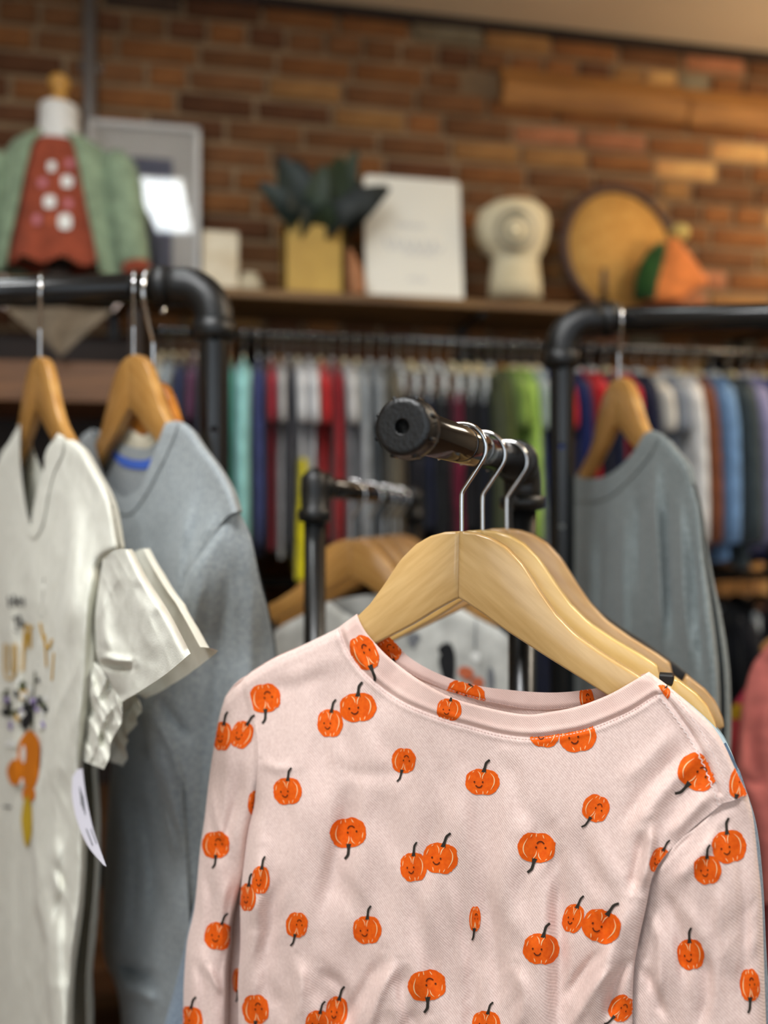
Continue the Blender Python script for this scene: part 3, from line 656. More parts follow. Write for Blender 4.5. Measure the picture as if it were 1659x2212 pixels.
def D_sl(px, py, x0, x1, ya, yb, seed):
    px = np.asarray(px, float); py = np.asarray(py, float); a = x0(py); b = x1(py); wd = np.maximum(b-a, 5)
    s = np.clip((px-a)/wd, 0, 1)
    if x0 is xSR0: s = .16+.84*s
    tube = .0165*np.sqrt(np.clip(1-(2*s-1)**2, 0, 1))+.0005
    c = py-sil(px); top = (.0098*roll(c, 26)+.0105*ss(c, 20, 420))
    top = top*(roll(px-a+.5, 40) if x0 is xSL0 else roll(b-px+.5, 40))
    w_ = ss(py, ya, yb); d = top*(1-w_)+tube*w_
    e = np.minimum(px-a, b-px); k = ss(e, 0, 16)
    d = d+k*soft(px, py, seed, .0022)
    for p, am, wi in SFOLDS: d = d+k*fold(px, py, p, am, wi)
    return np.maximum(d, .0002)
D_left = lambda x, y: D_sl(x, y, xSL0, xSL1, 1600, 1800, 61)
D_right = lambda x, y: D_sl(x, y, xSR0, xSR1, 1820, 2010, 73)-.0012*np.exp(-(pdist(x, y, cR_arm[:60:5])/4)**2)
D_back = lambda x, y: -.0100*roll(y-sil(x), 14)-.006*ss(y-sil(x), 60, 500)-.003*fbm(np.asarray(x)/120., np.asarray(y)/700., 9, 2)

TOPO = PS.O-Z3*.5
top_ = empty('pumpkin_print_top', TOPO, 'pale pink long-sleeved top printed with smiling orange pumpkins', 'top')
def tline(n, ya, split=2240., n2=26, yb=2720.):
    k = (split-ya)/(yb-ya); return np.r_[np.linspace(0, k, n), np.linspace(k, 1, n2)[1:]]
def patch_obj(name, G, pl, D, m, parent, org, flip=False, uvs=True):
    P = pl.at(G[..., 0], G[..., 1], D); nv, nu = G.shape[:2]
    u, v = pl.uv(P); return obj(name, P, gridf(nv, nu, 0, flip), m, parent, org, uv=np.stack([u, v], -1))
btop = np.vstack([cL_sh[::-1], cN_out[1:], cR_seam[1:]])
btop = resample(btop, 400)
bbot = cr([(510, 2720), (800, 2760), (1100, 2770), (1370, 2740)], 100)
G = coons(btop, bbot, cL_arm, cR_arm, np.linspace(0, 1, 330), tline(270, 1500))
patch_obj('front_panel', G, PS, D_body(G[..., 0], G[..., 1]), MT['pink'], top_, TOPO)
# left and right sleeves, each a closed tube
def sleeve(top, bot, left, right, D, m, parent, org, pl, nu=80, nv=200, name='sleeve', ya=1480, th=.9):
    s = np.linspace(0, 1, nu); t = tline(nv, ya)
    G = coons(top, bot, left, right, s, t); d = D(G[..., 0], G[..., 1]); A = pl.at(G[..., 0], G[..., 1], d)
    B = pl.at(G[..., 0], G[..., 1], 0*d)-pl.N*(np.abs(d)*th)[..., None]
    u, v = pl.uv(A); n = A.shape[0]*A.shape[1]
    uv = np.stack([u, v], -1).reshape(-1, 2); V = np.vstack([A.reshape(-1, 3), B.reshape(-1, 3)])
    return obj(name, V, gridf(len(t), nu)+gridf(len(t), nu, n, True), m, parent, org, uv=np.vstack([uv, uv]))
sl_top = cr([(486, 1506), (502, 1483), (518, 1468), (533, 1459)], 40)
sleeve(sl_top, cr([(384, 2640), (430, 2655), (476, 2640)], 30), cL_out, cL_slv, D_left, MT['pink'], top_, TOPO, PS, 70, 230)
sr_top = cr([(1561, 1735), (1588, 1728), (1615, 1717)], 30)
sleeve(sr_top, cr([(1370, 2740), (1500, 2720), (1672, 2660)], 30), cR_arm, cR_out, D_right, MT['pink'], top_, TOPO, PS, 110, 210, ya=1730)
# shoulder strip of the back panel folding over the hanger on the right
G = coons(cR_sil, cR_seam, cr([(1402, 1451), (1418, 1476), (1431, 1496)], 20), cr([(1615, 1717), (1588, 1728), (1561, 1735)], 20), np.linspace(0, 1, 90), np.linspace(0, 1, 26))
patch_obj('shoulder_strip', G, PS, D_body(G[..., 0], G[..., 1])+.0004, MT['pink'], top_, TOPO)
# front neckband
t_ = np.linspace(0, 1, 18); G = coons(cN_in, cN_out, cN_in[[0, -1]][:1]*(1-t_[:, None])+cN_out[:1]*t_[:, None], cN_in[-1:]*(1-t_[:, None])+cN_out[-1:]*t_[:, None], np.linspace(0, 1, 260), t_)
D_band = lambda x, y: D_body(x, y)+.0009*ss(pdist(x, y, cN_out[::4]), 2, 8)
patch_obj('neckband', G, PS, D_band(G[..., 0], G[..., 1])*(.86+.14*roll(t_, .12)[:, None]), MT['pink_rib'], top_, TOPO)
# back neckband and back panel seen through the neck opening
K_top = cr([(771, 1326), (800, 1345), (846, 1381), (886, 1421), (947, 1455), (1021, 1479), (1107, 1491), (1193, 1496), (1266, 1490), (1330, 1477), (1402, 1451)], 120)
K_low = cr([(765, 1345), (795, 1380), (824, 1412), (870, 1446), (916, 1470), (990, 1499), (1070, 1519), (1162, 1533), (1260, 1525), (1340, 1508), (1412, 1475)], 120)
t2 = np.linspace(0, 1, 10); G = coons(K_top, K_low, K_top[:1]*(1-t2[:, None])+K_low[:1]*t2[:, None], K_top[-1:]*(1-t2[:, None])+K_low[-1:]*t2[:, None], np.linspace(0, 1, 140), t2)
D_kb = lambda x, y: -.0085+.001*ss(pdist(x, y, K_low[::4]), 2, 8)+0*np.asarray(x)
kd = D_kb(G[..., 0], G[..., 1])*np.minimum(1, roll(np.linspace(0, 1, 140), .06)*roll(1-np.linspace(0, 1, 140), .06)+.05)[None]
patch_obj('back_neckband', G, PS, kd, MT['pink_rib'], top_, TOPO)
ktop2 = np.vstack([cr([(505, 1482), (533, 1459)], 8), cL_sh[::-1][1:], [(765, 1345)], K_low[1:], cr([(1412, 1475), (1444, 1482)], 5)[1:], cR_sil[12:]])
ktop2 = resample(ktop2, 260)
G = coons(ktop2, cr([(470, 2700), (900, 2740), (1400, 2730)], 60), cr([(505, 1482), (530, 1700), (505, 1850), (480, 2000), (470, 2212), (470, 2700)], 80), cr([(1615, 1717), (1560, 1780), (1440, 1900), (1400, 2050), (1400, 2730)], 80), np.linspace(0, 1, 150), np.linspace(0, 1, 60))
patch_obj('back_panel', G, PS, D_back(G[..., 0], G[..., 1]), MT['pink'], top_, TOPO)
# stitching
def ribbon(line, w_, D, off, pl=PS):
    c = np.asarray(line, float); T = np.gradient(c, axis=0); T /= np.linalg.norm(T, axis=1)[:, None]+1e-9; n = np.stack([-T[:, 1], T[:, 0]], 1)
    ww = np.broadcast_to(np.asarray(w_, float), (len(c),))[:, None]/2
    A = c+n*ww; B = c-n*ww; q = np.vstack([A, B]); m = len(c)
    return q, [(i, i+1, m+i+1, m+i) for i in range(m-1)], D(q[:, 0], q[:, 1])+off
def dashes(curve, step, ln, w_, D, off, zig=0.0):
    c = np.asarray(curve); L_ = np.sum(np.linalg.norm(np.diff(c, axis=0), axis=1)); n = int(L_/step); p = resample(c, n*8+1); mb = MB()
    k = max(2, int(round(8*ln/step)))
    for i in range(n):
        seg = p[i*8:i*8+k+1].copy()
        if len(seg) < 2: continue
        if zig: seg[:, 0] += zig*np.linspace(-1, 1, len(seg))*(1 if i % 2 else -1)
        q, f, d = ribbon(seg, w_, D, off); mb.add(PS.at(q[:, 0], q[:, 1], d), f)
    return mb
no2 = cr([(x-2, y+4.5) for x, y in N_out], 200)
dashes(no2, 7.5, 5, 1.7, D_body, .0006).build('neck_stitching', MT['thread'], top_, TOPO)
dashes(cr([(x-9, y+5) for x, y in R_seam], 80), 6.5, 5.6, 2.3, D_body, .0007, 2.4).build('shoulder_stitching', MT['thread2'], top_, TOPO)
dashes(cr([(x+16, y-10) for x, y in R_seam], 80), 6.5, 5.6, 2.0, D_body, .0009, 2.0).build('shoulder_stitching', MT['thread2'], top_, TOPO)
dashes(cr([(x, y-3) for x, y in K_low[4:-6:6]], 160), 7.5, 5, 1.6, lambda x, y: D_kb(x, y), .0007).build('neck_stitching', MT['thread'], top_, TOPO)

# printed pumpkins
polyF = np.vstack([btop, cR_arm[1:], cL_arm[::-1]]); polyL = np.vstack([sl_top, cL_slv[1:], cL_out[::-1]]); polyR = np.vstack([sr_top, cR_out[1:], cR_arm[::-1]])
polyN = np.vstack([cN_in, cN_out[::-1]]); polyK = np.vstack([K_top, K_low[::-1]]); polyS = np.vstack([cR_sil, cR_seam[::-1]]); polyB = np.array([(470, 1900), (516, 1900), (519, 2042), (514, 2212), (470, 2212)])
PAN = {'F': (D_body, polyF), 'L': (D_left, polyL), 'R': (D_right, polyR), 'N': (D_band, polyN), 'K': (D_kb, polyK), 'S': (lambda x, y: D_body(x, y)+.0004, polyS), 'B': (D_back, polyB)}
def pumpkin(cx, cy, w_, h, rot=0, pan='F', seed=0, stem=True, face=True):
    D, poly = PAN[pan]; r = np.random.RandomState(seed); mb = MB(); a = math.radians(rot); ca, sa = math.cos(a), math.sin(a)
    def place(q):
        q = np.asarray(q, float); x = q[:, 0]*w_/2; y = -q[:, 1]*h/2
        return np.stack([cx+ca*x-sa*y, cy+sa*x+ca*y], 1)
    def emit(q, f, off, m):
        f = np.array(f); cen = q[f].mean(1); keep = inpoly(cen[:, 0], cen[:, 1], poly)
        if keep.any(): mb.add(PS.at(q[:, 0], q[:, 1], D(q[:, 0], q[:, 1])+off), f[keep], m)
    n, k = 56, 9; th = np.arange(n)*2*math.pi/n
    lob = 1+.035*np.abs(np.cos(th*3.5+.4))+.012*r.randn(n)-.045*np.exp(-((th-math.pi/2)/.22)**2)-.05*np.exp(-((th-1.5*math.pi)/.14)**2)
    ex = np.sign(np.cos(th))*np.abs(np.cos(th))**.86; ey = np.sign(np.sin(th))*np.abs(np.sin(th))**.86
    q = [np.zeros((1, 2))]+[np.stack([ex*lob, ey*lob], 1)*(j+1)/k for j in range(k)]; q = place(np.vstack(q))


    tri = [(0, 1+i, 1+(i+1) % n) for i in range(n)]
    for j in range(k-1):
        o_ = 1+j*n
        for i in range(n):
            A, B = o_+i, o_+(i+1) % n; tri += [(A, A+n, B+n), (A, B+n, B)]
    emit(q, tri, .0005, 0)
    def rib(pts, wd, m, off=.0009, nn=14, tap=True):
        c = place(cr(pts, nn)); W = wd*(np.sin(np.linspace(.15, math.pi-.15, nn)) if tap else np.ones(nn))
        q, f, d = ribbon(c, W, lambda x, y: 0*x, 0); tr = []
        for (A, B, C_, E) in f: tr += [(A, B, C_), (A, C_, E)]
        emit(q, tr, off, m)
    s = max(w_, h)/66.
    rib([(.45, .72), (.68, .35), (.70, -.1), (.52, -.6)], 2.1*s, 1); rib([(-.30, .82), (-.16, .60), (-.12, .3)], 1.7*s, 1); rib([(.16, .78), (.02, .5), (-.02, .2)], 1.9*s, 1)
    rib([(-.75, .5), (-.84, .1)], 1.5*s, 1); rib([(-.38, -.62), (-.28, -.9)], 1.6*s, 1); rib([(.06, -.7), (.06, -.97)], 1.6*s, 1); rib([(.36, -.66), (.28, -.9)], 1.5*s, 1); rib([(-.62, .7), (-.5, .84)], 1.3*s, 1)
    if face:
        for ex_, ey_ in ((-.48, -.02), (.02, -.02)):
            t = np.arange(12)*2*math.pi/12; q = place(np.vstack([[(ex_, ey_)], np.stack([ex_+.055*np.cos(t), ey_+.075*np.sin(t)], 1)])); emit(q, [(0, 1+i, 1+(i+1) % 12) for i in range(12)], .0010, 3)
        rib([(-.40, -.28), (-.26, -.42), (-.10, -.40), (0, -.26)], 2.3*s, 3, .0010, 14, False)
    if stem:
        b = .9; c = place(cr([(.06, .74), (.10, 1.0), (.14, 1.25), (.20, 1.48), (.40, 1.72)], 18)); W = np.interp(np.linspace(0, 1, 18), [0, .12, .35, .7, 1], [10*s, 8*s, 5*s, 5.2*s, 4.4*s])
        q, f, d = ribbon(c, W, lambda x, y: 0*x, 0); tr = []
        for (A, B, C_, E) in f: tr += [(A, B, C_), (A, C_, E)]
        emit(q, tr, .0008, 2)
    if mb.n: mb.build('pumpkin_print', [MT['orange_ink'], MT['cream_ink'], MT['stem_ink'], MT['face_ink']], top_, TOPO)
PK = [(572, 1508, 66, 62, 172, 'F'), (713, 1562, 54, 60, 2, 'F'), (773, 1528, 78, 62, -6, 'F'), (872, 1643, 50, 54, 186, 'F'), (621, 1709, 60, 58, -4, 'F'), (1042, 1689, 72, 56, 2, 'F'), (752, 1799, 76, 64, 172, 'F'),
      (893, 1873, 56, 62, -4, 'F'), (951, 1854, 74, 66, 8, 'F'), (1159, 1831, 80, 64, 184, 'F'), (1287, 1746, 56, 58, 205, 'F'), (535, 1938, 34, 60, 2, 'F'), (563, 1901, 38, 60, 2, 'F'), (641, 1998, 46, 54, 186, 'F'),
      (793, 2009, 60, 60, -4, 'F'), (1026, 1985, 24, 54, 182, 'F'), (1238, 1984, 44, 62, 16, 'F'), (1299, 2001, 82, 70, 22, 'F'), (1169, 2050, 76, 66, 4, 'F'), (922, 2129, 80, 66, 170, 'F'), (552, 2181, 56, 64, 176, 'F'),
      (688, 2212, 56, 58, 4, 'F'), (727, 2186, 46, 66, 8, 'F'), (1050, 2212, 60, 56, 4, 'F'), (1342, 2178, 50, 58, 216, 'F'), (1176, 1585, 62, 58, 8, 'F'), (1248, 1591, 78, 66, -8, 'F'), (1507, 1668, 84, 76, 212, 'F'),
      (1424, 1858, 36, 56, 20, 'F'), (553, 1735, 34, 54, 4, 'L'), (480, 1590, 40, 62, 4, 'L'), (522, 1587, 46, 60, 24, 'L'), (466, 1825, 58, 58, 176, 'L'), (472, 2022, 60, 60, 10, 'L'), (408, 2204, 58, 60, 4, 'L'), (515, 2118, 26, 54, 180, 'B'),
      (1528, 1879, 58, 62, -6, 'R'), (1575, 1829, 72, 70, -14, 'R'), (1492, 2062, 56, 66, -10, 'R'), (1620, 2128, 42, 70, 176, 'R'), (1598, 1690, 44, 70, 190, 'S'),
      (787, 1410, 54, 78, 152, 'N'), (970, 1533, 52, 48, 4, 'N'), (840, 1405, 50, 52, 150, 'K'), (1006, 1502, 84, 60, 20, 'K'), (1268, 1512, 30, 60, 170, 'K'), (1430, 1497, 34, 34, 30, 'S')]
for j, yy in enumerate((2290, 2390, 2490, 2590, 2690)):       # the print carries on down to the hem
    for x in range(600 if j % 2 else 680, 1350, 190): PK.append((x+12*math.sin(x), yy+14*math.cos(x*1.7), 70, 62, 0 if (x//190+j) % 2 else 178, 'F'))
    PK.append((440, yy+20, 56, 58, 0 if j % 2 else 180, 'L')); PK.append((1500+60*(j % 2), yy+10, 60, 64, 180 if j % 2 else 0, 'R'))
for i, p in enumerate(PK): pumpkin(*p, seed=i)

# ------------------------------------------------------------------ traced garments on the nearer racks
def shell(name, pl, top, bot, left, right, D, m, parent, org, nu, nv, back=1.0, topb=None, gap=.0, cap=.03, shift=None):
    s = np.linspace(0, 1, nu); t = np.linspace(0, 1, nv)
    G = coons(top, bot, left, right, s, t); d = D(G[..., 0], G[..., 1]); sh = 0*d if shift is None else shift(G[..., 0], G[..., 1]); A = pl.at(G[..., 0], G[..., 1], d+sh); n = nu*nv
    H = coons(topb if topb is not None else top, bot, left, right, s, t); e = D(H[..., 0], H[..., 1])
    B = pl.at(H[..., 0], H[..., 1], sh)-pl.N*(np.minimum(np.abs(e)*back, cap)+gap)[..., None]
    u, v = pl.uv(A); uv = np.stack([u, v], -1).reshape(-1, 2)
    return obj(name, np.vstack([A.reshape(-1, 3), B.reshape(-1, 3)]), gridf(nv, nu)+gridf(nv, nu, n, True), m, parent, org, uv=np.vstack([uv, uv]))
def edgeD(left, right, silh, base, deep, folds, seed, wr=.002, R=30, side0=0, hold=0.0):
    xl, xr, sy = fy(left), fy(right), fx_(silh)
    def D(px, py):
        px = np.asarray(px, float); py = np.asarray(py, float); c = py-sy(px)
        d = base*roll(c, 30)+deep*ss(c, 20, 420)+wrinkle(px*.9, py*.7, seed, wr*.6)*ss(c, 5, 80)+.004*ss(c, 100, 600)*fbm(px/70, py/600, seed, 2)
        for p, a, w_ in folds: d = d+fold(px, py, p, a, w_)
        d = d*(roll(px-xl(py)+1, R) if side0 != 1 else 1)*(roll(xr(py)-px+1, R) if side0 != 2 else 1)
        return np.maximum(d, .0003+hold*roll(c, 14)*(1-ss(c, 300, 400))*roll(px-xl(py)+1, 12)*roll(xr(py)-px+1, 12))
    return D
def strip(name, pl, a, b, D, m, parent, org, nu=90, nv=8, off=.0):
    t = np.linspace(0, 1, nv); G = coons(a, b, a[:1]*(1-t[:, None])+b[:1]*t[:, None], a[-1:]*(1-t[:, None])+b[-1:]*t[:, None], np.linspace(0, 1, nu), t)
    return patch_obj(name, G, pl, D(G[..., 0], G[..., 1])+off, m, parent, org)
def decal(name, pl, D, shapes, parent, org, off=.0015):
    """flat ink on a garment: shapes is a list of (material, outline px | ribbon (line, width))"""
    mats = []; mb = MB()
    for m, kind, pts, w_ in shapes:
        if m not in mats: mats.append(m)
        if kind == 'rib':
            q, f, d = ribbon(cr(pts, max(12, 6*len(pts))), w_, D, off); mb.add(pl.at(q[:, 0], q[:, 1], d), f, mats.index(m))
        else:
            c = cr(list(pts)+[pts[0]], 8*len(pts)+1)[:-1]; o_ = c.mean(0); q = np.vstack([[o_]]+[o_+(c-o_)*k for k in (.34, .67, 1)]); n = len(c)
            f = [(0, 1+i, 1+(i+1) % n) for i in range(n)]+[(1+j*n+i, 1+(j+1)*n+i, 1+(j+1)*n+(i+1) % n, 1+j*n+(i+1) % n) for j in range(2) for i in range(n)]
            mb.add(pl.at(q[:, 0], q[:, 1], D(q[:, 0], q[:, 1])+off+w_), f, mats.index(m))
    return mb.build(name, mats, parent, org)
INK = {k: mat('ink_'+k, c, .8, spec=.2) for k, c in dict(dark=(58, 56, 58), mustard=(206, 160, 44), olive=(84, 88, 60), black=(34, 34, 36), orange=(214, 122, 24), yellow=(204, 170, 46), lilac=(150, 132, 190), white=(235, 235, 230), brick=(196, 104, 70), grey=(120, 122, 126)).items()}

# ---- off-white tee
PT = Pl(T1, TEE_U); tO = PT.O-Z3*.5
tee = empty('tee_shirt', tO, 'off-white short-sleeved tee with a pumpkin bouquet print on the rail rack', 'tee shirt')
t_left = cr([(-34, 1100), (-44, 1300), (-50, 1700), (-55, 2212), (-60, 2500)], 80)
t_right = cr([(258, 1186), (219, 1212), (214, 1260), (207, 1330), (208, 1425), (194, 1530), (180, 1642), (186, 1760), (187, 1862), (179, 1974), (164, 2086), (157, 2212), (150, 2500)], 120)
t_neck = [(44, 912), (43, 960), (44, 999), (51, 1066), (62, 1124), (74, 1141), (84, 1112), (94, 1056), (106, 1006), (122, 964), (124, 932)]
t_topl = [(-34, 1100), (-22, 1050), (0, 985), (20, 955), (44, 912)]; t_topr = [(124, 932), (155, 948), (179, 966), (202, 1007), (236, 1074), (258, 1186)]
t_top = resample(np.vstack([cr(t_topl, 30), cr(t_neck, 80)[1:], cr(t_topr, 30)[1:]]), 220)
t_sil = np.vstack([cr(t_topl, 30), cr(t_topr, 30), [(290, 1195), (320, 1250)]])
ridge = fy([(160, 1000), (153, 1100), (138, 1249), (120, 1399), (105, 1548), (90, 1660), (75, 1712), (69, 1787), (78, 1955), (99, 2037), (101, 2123), (112, 2212), (115, 2500)])
Dt0 = edgeD(t_left, t_right, t_sil, .0095, .012, [([(205, 1290), (195, 1420), (180, 1600)], -.0035, 10), ([(170, 1060), (160, 1200), (150, 1400)], .0035, 16), ([(30, 1160), (20, 1300), (30, 1500), (20, 1800)], .0045, 14), ([(60, 1200), (60, 1500), (40, 1900), (45, 2200)], -.004, 14), ([(130, 1800), (120, 1880), (140, 1960)], .004, 12), ([(110, 1850), (135, 1920), (110, 2000)], -.0035, 9), ([(150, 1900), (140, 2050), (150, 2200)], -.0035, 12)], 91, .0022, 26, hold=.0078)
def D_tee(px, py):
    x = ridge(py); k = ss(np.asarray(py, float), 1050, 1350)
    return Dt0(px, py)+.013*k*ss(px, x-5, x+5)*(1-.75*ss(px-x, 6, 90))
shell('body', PT, t_top, cr([(-60, 2500), (40, 2520), (150, 2500)], 20), t_left, t_right, D_tee, MT['white_tee'], tee, tO, 120, 190, topb=resample(np.vstack([cr(t_topl, 30), cr([(44, 912), (60, 985), (84, 1030), (106, 990), (124, 932)], 30)[1:], cr(t_topr, 30)[1:]]), 220))
ti = cr([(x, y) for x, y in t_neck], 90); tob = cr([(38, 918), (33, 975), (35, 1020), (42, 1080), (54, 1140), (73, 1162), (92, 1130), (104, 1068), (116, 1020), (134, 980), (140, 940)], 90)
strip('neckband', PT, ti, tob, D_tee, MT['white_tee'], tee, tO, off=.0016)
# its sleeve with turned hem, crumpled underarm
s_top = cr([(222, 1208), (250, 1188), (286, 1186)], 20); s_r = cr([(286, 1186), (318, 1249), (366, 1324), (412, 1412)], 60); s_l = cr([(222, 1208), (214, 1260), (204, 1340), (212, 1430), (240, 1480), (264, 1516)], 60); s_b = cr([(264, 1516), (299, 1496), (355, 1459), (412, 1412)], 40)
def D_ts(px, py):
    px = np.asarray(px, float); py = np.asarray(py, float); e = pdist(px, py, s_r[::4]); g = pdist(px, py, s_l[::4])
    d = .013+.012*roll(g, 40)+wrinkle(px, py, 33, .0012)
    for p, a, w_ in [([(225, 1260), (220, 1340), (235, 1430)], .004, 12), ([(250, 1240), (250, 1340), (270, 1420)], -.003, 16), ([(210, 1430), (240, 1440), (280, 1440)], -.008, 7), ([(215, 1415), (250, 1425), (290, 1430)], .006, 8), ([(300, 1270), (320, 1350), (330, 1430)], .003, 20)]: d = d+fold(px, py, p, a, w_)
    return np.maximum(d*roll(e+2, 22), .0005)
shell('sleeve', PT, s_top, s_b, s_l, s_r, D_ts, MT['white_tee'], tee, tO, 60, 80)
def D_tu(px, py): return .016+wrinkle(np.asarray(px)*1.7, np.asarray(py)*1.5, 35, .006)+0*np.asarray(px)
shell('sleeve_underside', PT, cr([(200, 1420), (235, 1470), (264, 1514)], 20), cr([(176, 1642), (200, 1652), (224, 1662)], 20), cr([(200, 1420), (192, 1520), (176, 1642)], 20), cr([(264, 1514), (262, 1560), (240, 1601), (236, 1636), (224, 1662)], 30), D_tu, MT['white_tee'], tee, tO, 40, 50)
decal('hem_fold', PT, lambda x, y: D_ts(x, y), [(MT['honey'] if False else MT['white_tee'], 'rib', [(408, 1408), (355, 1452), (299, 1489), (266, 1508)], 10)], tee, tO, .0016)
# care label hanging out at the side seam
lab = mat('label_cloth', (226, 224, 236), .7)
cl = cr([(168, 1664), (172, 1720), (184, 1780), (202, 1830), (229, 1868)], 30); cl2 = cr([(178, 1660), (186, 1720), (200, 1785), (214, 1828), (230, 1872)], 30)
Dl = lambda x, y: .024+.00012*(np.asarray(y)-1660)+0*np.asarray(x)
cl0 = cl+np.stack([np.linspace(-14, -6, 30)*np.sin(np.linspace(.3, math.pi, 30)), 0*cl[:, 1]], 1)-np.array([6, 0])
lb = strip('care_label', PT, cl0, cl2, Dl, lab, tee, tO, 30, 5)
decal('label_text', PT, Dl, [(INK['grey'], 'rib', [(172+k*3.2, 1700+k*9), (176+k*4, 1740+k*10)], 2.0) for k in range(3)]+[(INK['grey'], 'rib', [(186, 1790), (200, 1826)], 2.2), (INK['grey'], 'rib', [(196, 1790), (208, 1822)], 1.6)], lb, tO, .0008)
# print: small script, outlined capitals, bouquet in a pumpkin
def stroke(m, pts, w_): return (INK[m], 'rib', pts, w_)
tp = [stroke('dark', [(18, 1288), (20, 1312)], 4), stroke('dark', [(29, 1284), (31, 1310)], 4), stroke('dark', [(18, 1301), (31, 1298)], 3), stroke('dark', [(37, 1302), (44, 1298), (40, 1291), (36, 1303), (46, 1308)], 3), stroke('dark', [(50, 1290), (52, 1310)], 3),
      stroke('dark', [(26, 1336), (44, 1330)], 4), stroke('dark', [(34, 1334), (36, 1358)], 4), stroke('dark', [(43, 1332), (44, 1356)], 3), stroke('dark', [(44, 1346), (50, 1342), (50, 1356)], 3), stroke('dark', [(30, 1362), (38, 1366)], 3)]
tp += [stroke('mustard', [(10, 1390), (10, 1452), (20, 1468), (32, 1452), (33, 1390)], 4.5), stroke('mustard', [(18, 1392), (18, 1446), (25, 1446), (25, 1392)], 2.5),
       stroke('mustard', [(48, 1450), (54, 1358), (64, 1356), (66, 1400)], 4.5), stroke('mustard', [(56, 1400), (60, 1372), (70, 1352)], 4), stroke('mustard', [(86, 1345), (94, 1380), (104, 1400), (112, 1380)], 4.5), stroke('mustard', [(96, 1370), (100, 1440)], 3.5), stroke('mustard', [(116, 1410), (112, 1470)], 4)]
rb = np.random.RandomState(4)
def blob(m, x, y, rx, ry, off=0.0, n=9, j=.18):
    a = np.arange(n)*2*math.pi/n; k = 1+j*rb.randn(n); return (INK[m], 'blob', [(x+rx*q*math.cos(t), y+ry*q*math.sin(t)) for t, q in zip(a, k)], off)
for k in range(46):
    x = 8+rb.rand()*92; y = 1480+rb.rand()*100-(20-abs(x-62)*.5)
    if ridge(np.array(y))-8 < x: continue
    tp.append(blob(rb.choice(['olive', 'black', 'olive', 'mustard', 'black', 'lilac', 'white']), x, y, 3+5*rb.rand(), 4+6*rb.rand(), .0002*(k % 5)))
tp += [stroke('olive', [(70, 1580), (72, 1500), (76, 1450)], 3), stroke('black', [(55, 1580), (58, 1520), (50, 1480)], 3), blob('black', 58, 1550, 14, 26, .0006), blob('orange', 62, 1640, 24, 66, .0012, 12, .06), blob('orange', 32, 1668, 18, 26, .0014, 12, .05), blob('white', 50, 1630, 5, 20, .002, 8, .1), blob('white', 47, 1690, 4, 10, .002, 8, .1), blob('lilac', 14, 1512, 5, 7, .0012), blob('white', 24, 1606, 12, 7, .0012), blob('yellow', 58, 1772, 12, 52, .0012, 12, .05), blob('orange', 62, 1716, 14, 18, .001, 12, .05), stroke('dark', [(6, 1742), (24, 1744)], 4)]
tag(decal('front_print', PT, D_tee, tp, tee, tO), kind='stuff')

# ---- heather grey long-sleeved top
PG = Pl(G1, GRY_U); gO = PG.O-Z3*.5
gry = empty('long_sleeve_top', gO, 'heather grey long-sleeved top with a blue neck tape on the rail rack', 'top')
g_left = cr([(121, 1092), (150, 1300), (200, 1500), (238, 1600), (235, 1712), (224, 1862), (220, 2011), (228, 2078), (247, 2123), (262, 2212), (265, 2500)], 120)
g_right = cr([(516, 1103), (486, 1120), (439, 1188), (411, 1230), (398, 1300), (390, 1450), (392, 1600), (400, 1800), (410, 2000), (420, 2212), (430, 2500)], 120)
g_in = [(199, 926), (206, 965), (219, 1016), (236, 1049), (263, 1073), (280, 1070), (304, 1049), (321, 1009), (336, 968), (358, 911)]
g_out = [(180, 938), (188, 975), (205, 1030), (230, 1076), (263, 1109), (287, 1104), (314, 1068), (341, 1018), (366, 966), (388, 909)]
g_tl = [(121, 1092), (140, 1030), (160, 970), (180, 938)]; g_tr = [(388, 909), (412, 924), (439, 963), (473, 1008), (500, 1056), (516, 1103)]
g_top = resample(np.vstack([cr(g_tl, 20), cr(g_out, 80)[1:], cr(g_tr, 40)[1:]]), 220)
g_sil = np.vstack([cr(g_tl, 20), [(199, 926), (358, 911)], cr(g_tr, 40), [(545, 1165), (600, 1420)]])
D_gry = edgeD(g_left, g_right, g_sil, .0095, .016, [([(420, 1060), (390, 1180), (380, 1300), (375, 1420)], .007, 14), ([(470, 1100), (430, 1180), (400, 1260)], .004, 12), ([(350, 1100), (330, 1250), (320, 1400)], -.004, 22), ([(300, 1150), (290, 1350), (300, 1500)], .004, 26), ([(260, 1700), (270, 1900), (262, 2080)], .006, 18), ([(300, 1700), (330, 1850), (335, 2000)], -.006, 16), ([(240, 2080), (290, 2100), (340, 2120)], -.008, 12), ([(250, 2130), (300, 2140), (340, 2170)], .007, 12)], 17, .0022, 34, side0=2, hold=.0078)
shell('body', PG, g_top, cr([(265, 2500), (430, 2500)], 20), g_left, g_right, D_gry, MT['heather'], gry, gO, 130, 170, topb=resample(np.vstack([cr(g_tl, 20), cr([(180, 938), (215, 942), (250, 958), (290, 968), (330, 964), (388, 909)], 80)[1:], cr(g_tr, 40)[1:]]), 220), cap=.0088)
strip('neckband', PG, cr(g_in, 100), cr(g_out, 100), D_gry, MT['heather'], gry, gO, off=.0016)
kt = cr([(199, 926), (225, 932), (243, 940), (263, 962), (292, 970), (321, 968), (345, 945), (358, 911)], 60); kl = cr([(212, 945), (228, 955), (240, 966), (262, 984), (292, 994), (322, 991), (345, 970), (362, 935)], 60); km = cr([(214, 958), (230, 974), (244, 988), (264, 1006), (292, 1013), (320, 1011), (345, 985), (362, 950)], 60)
strip('back_neckband', PG, kt, kl, lambda x, y: -.008+0*np.asarray(x), MT['heather'], gry, gO)
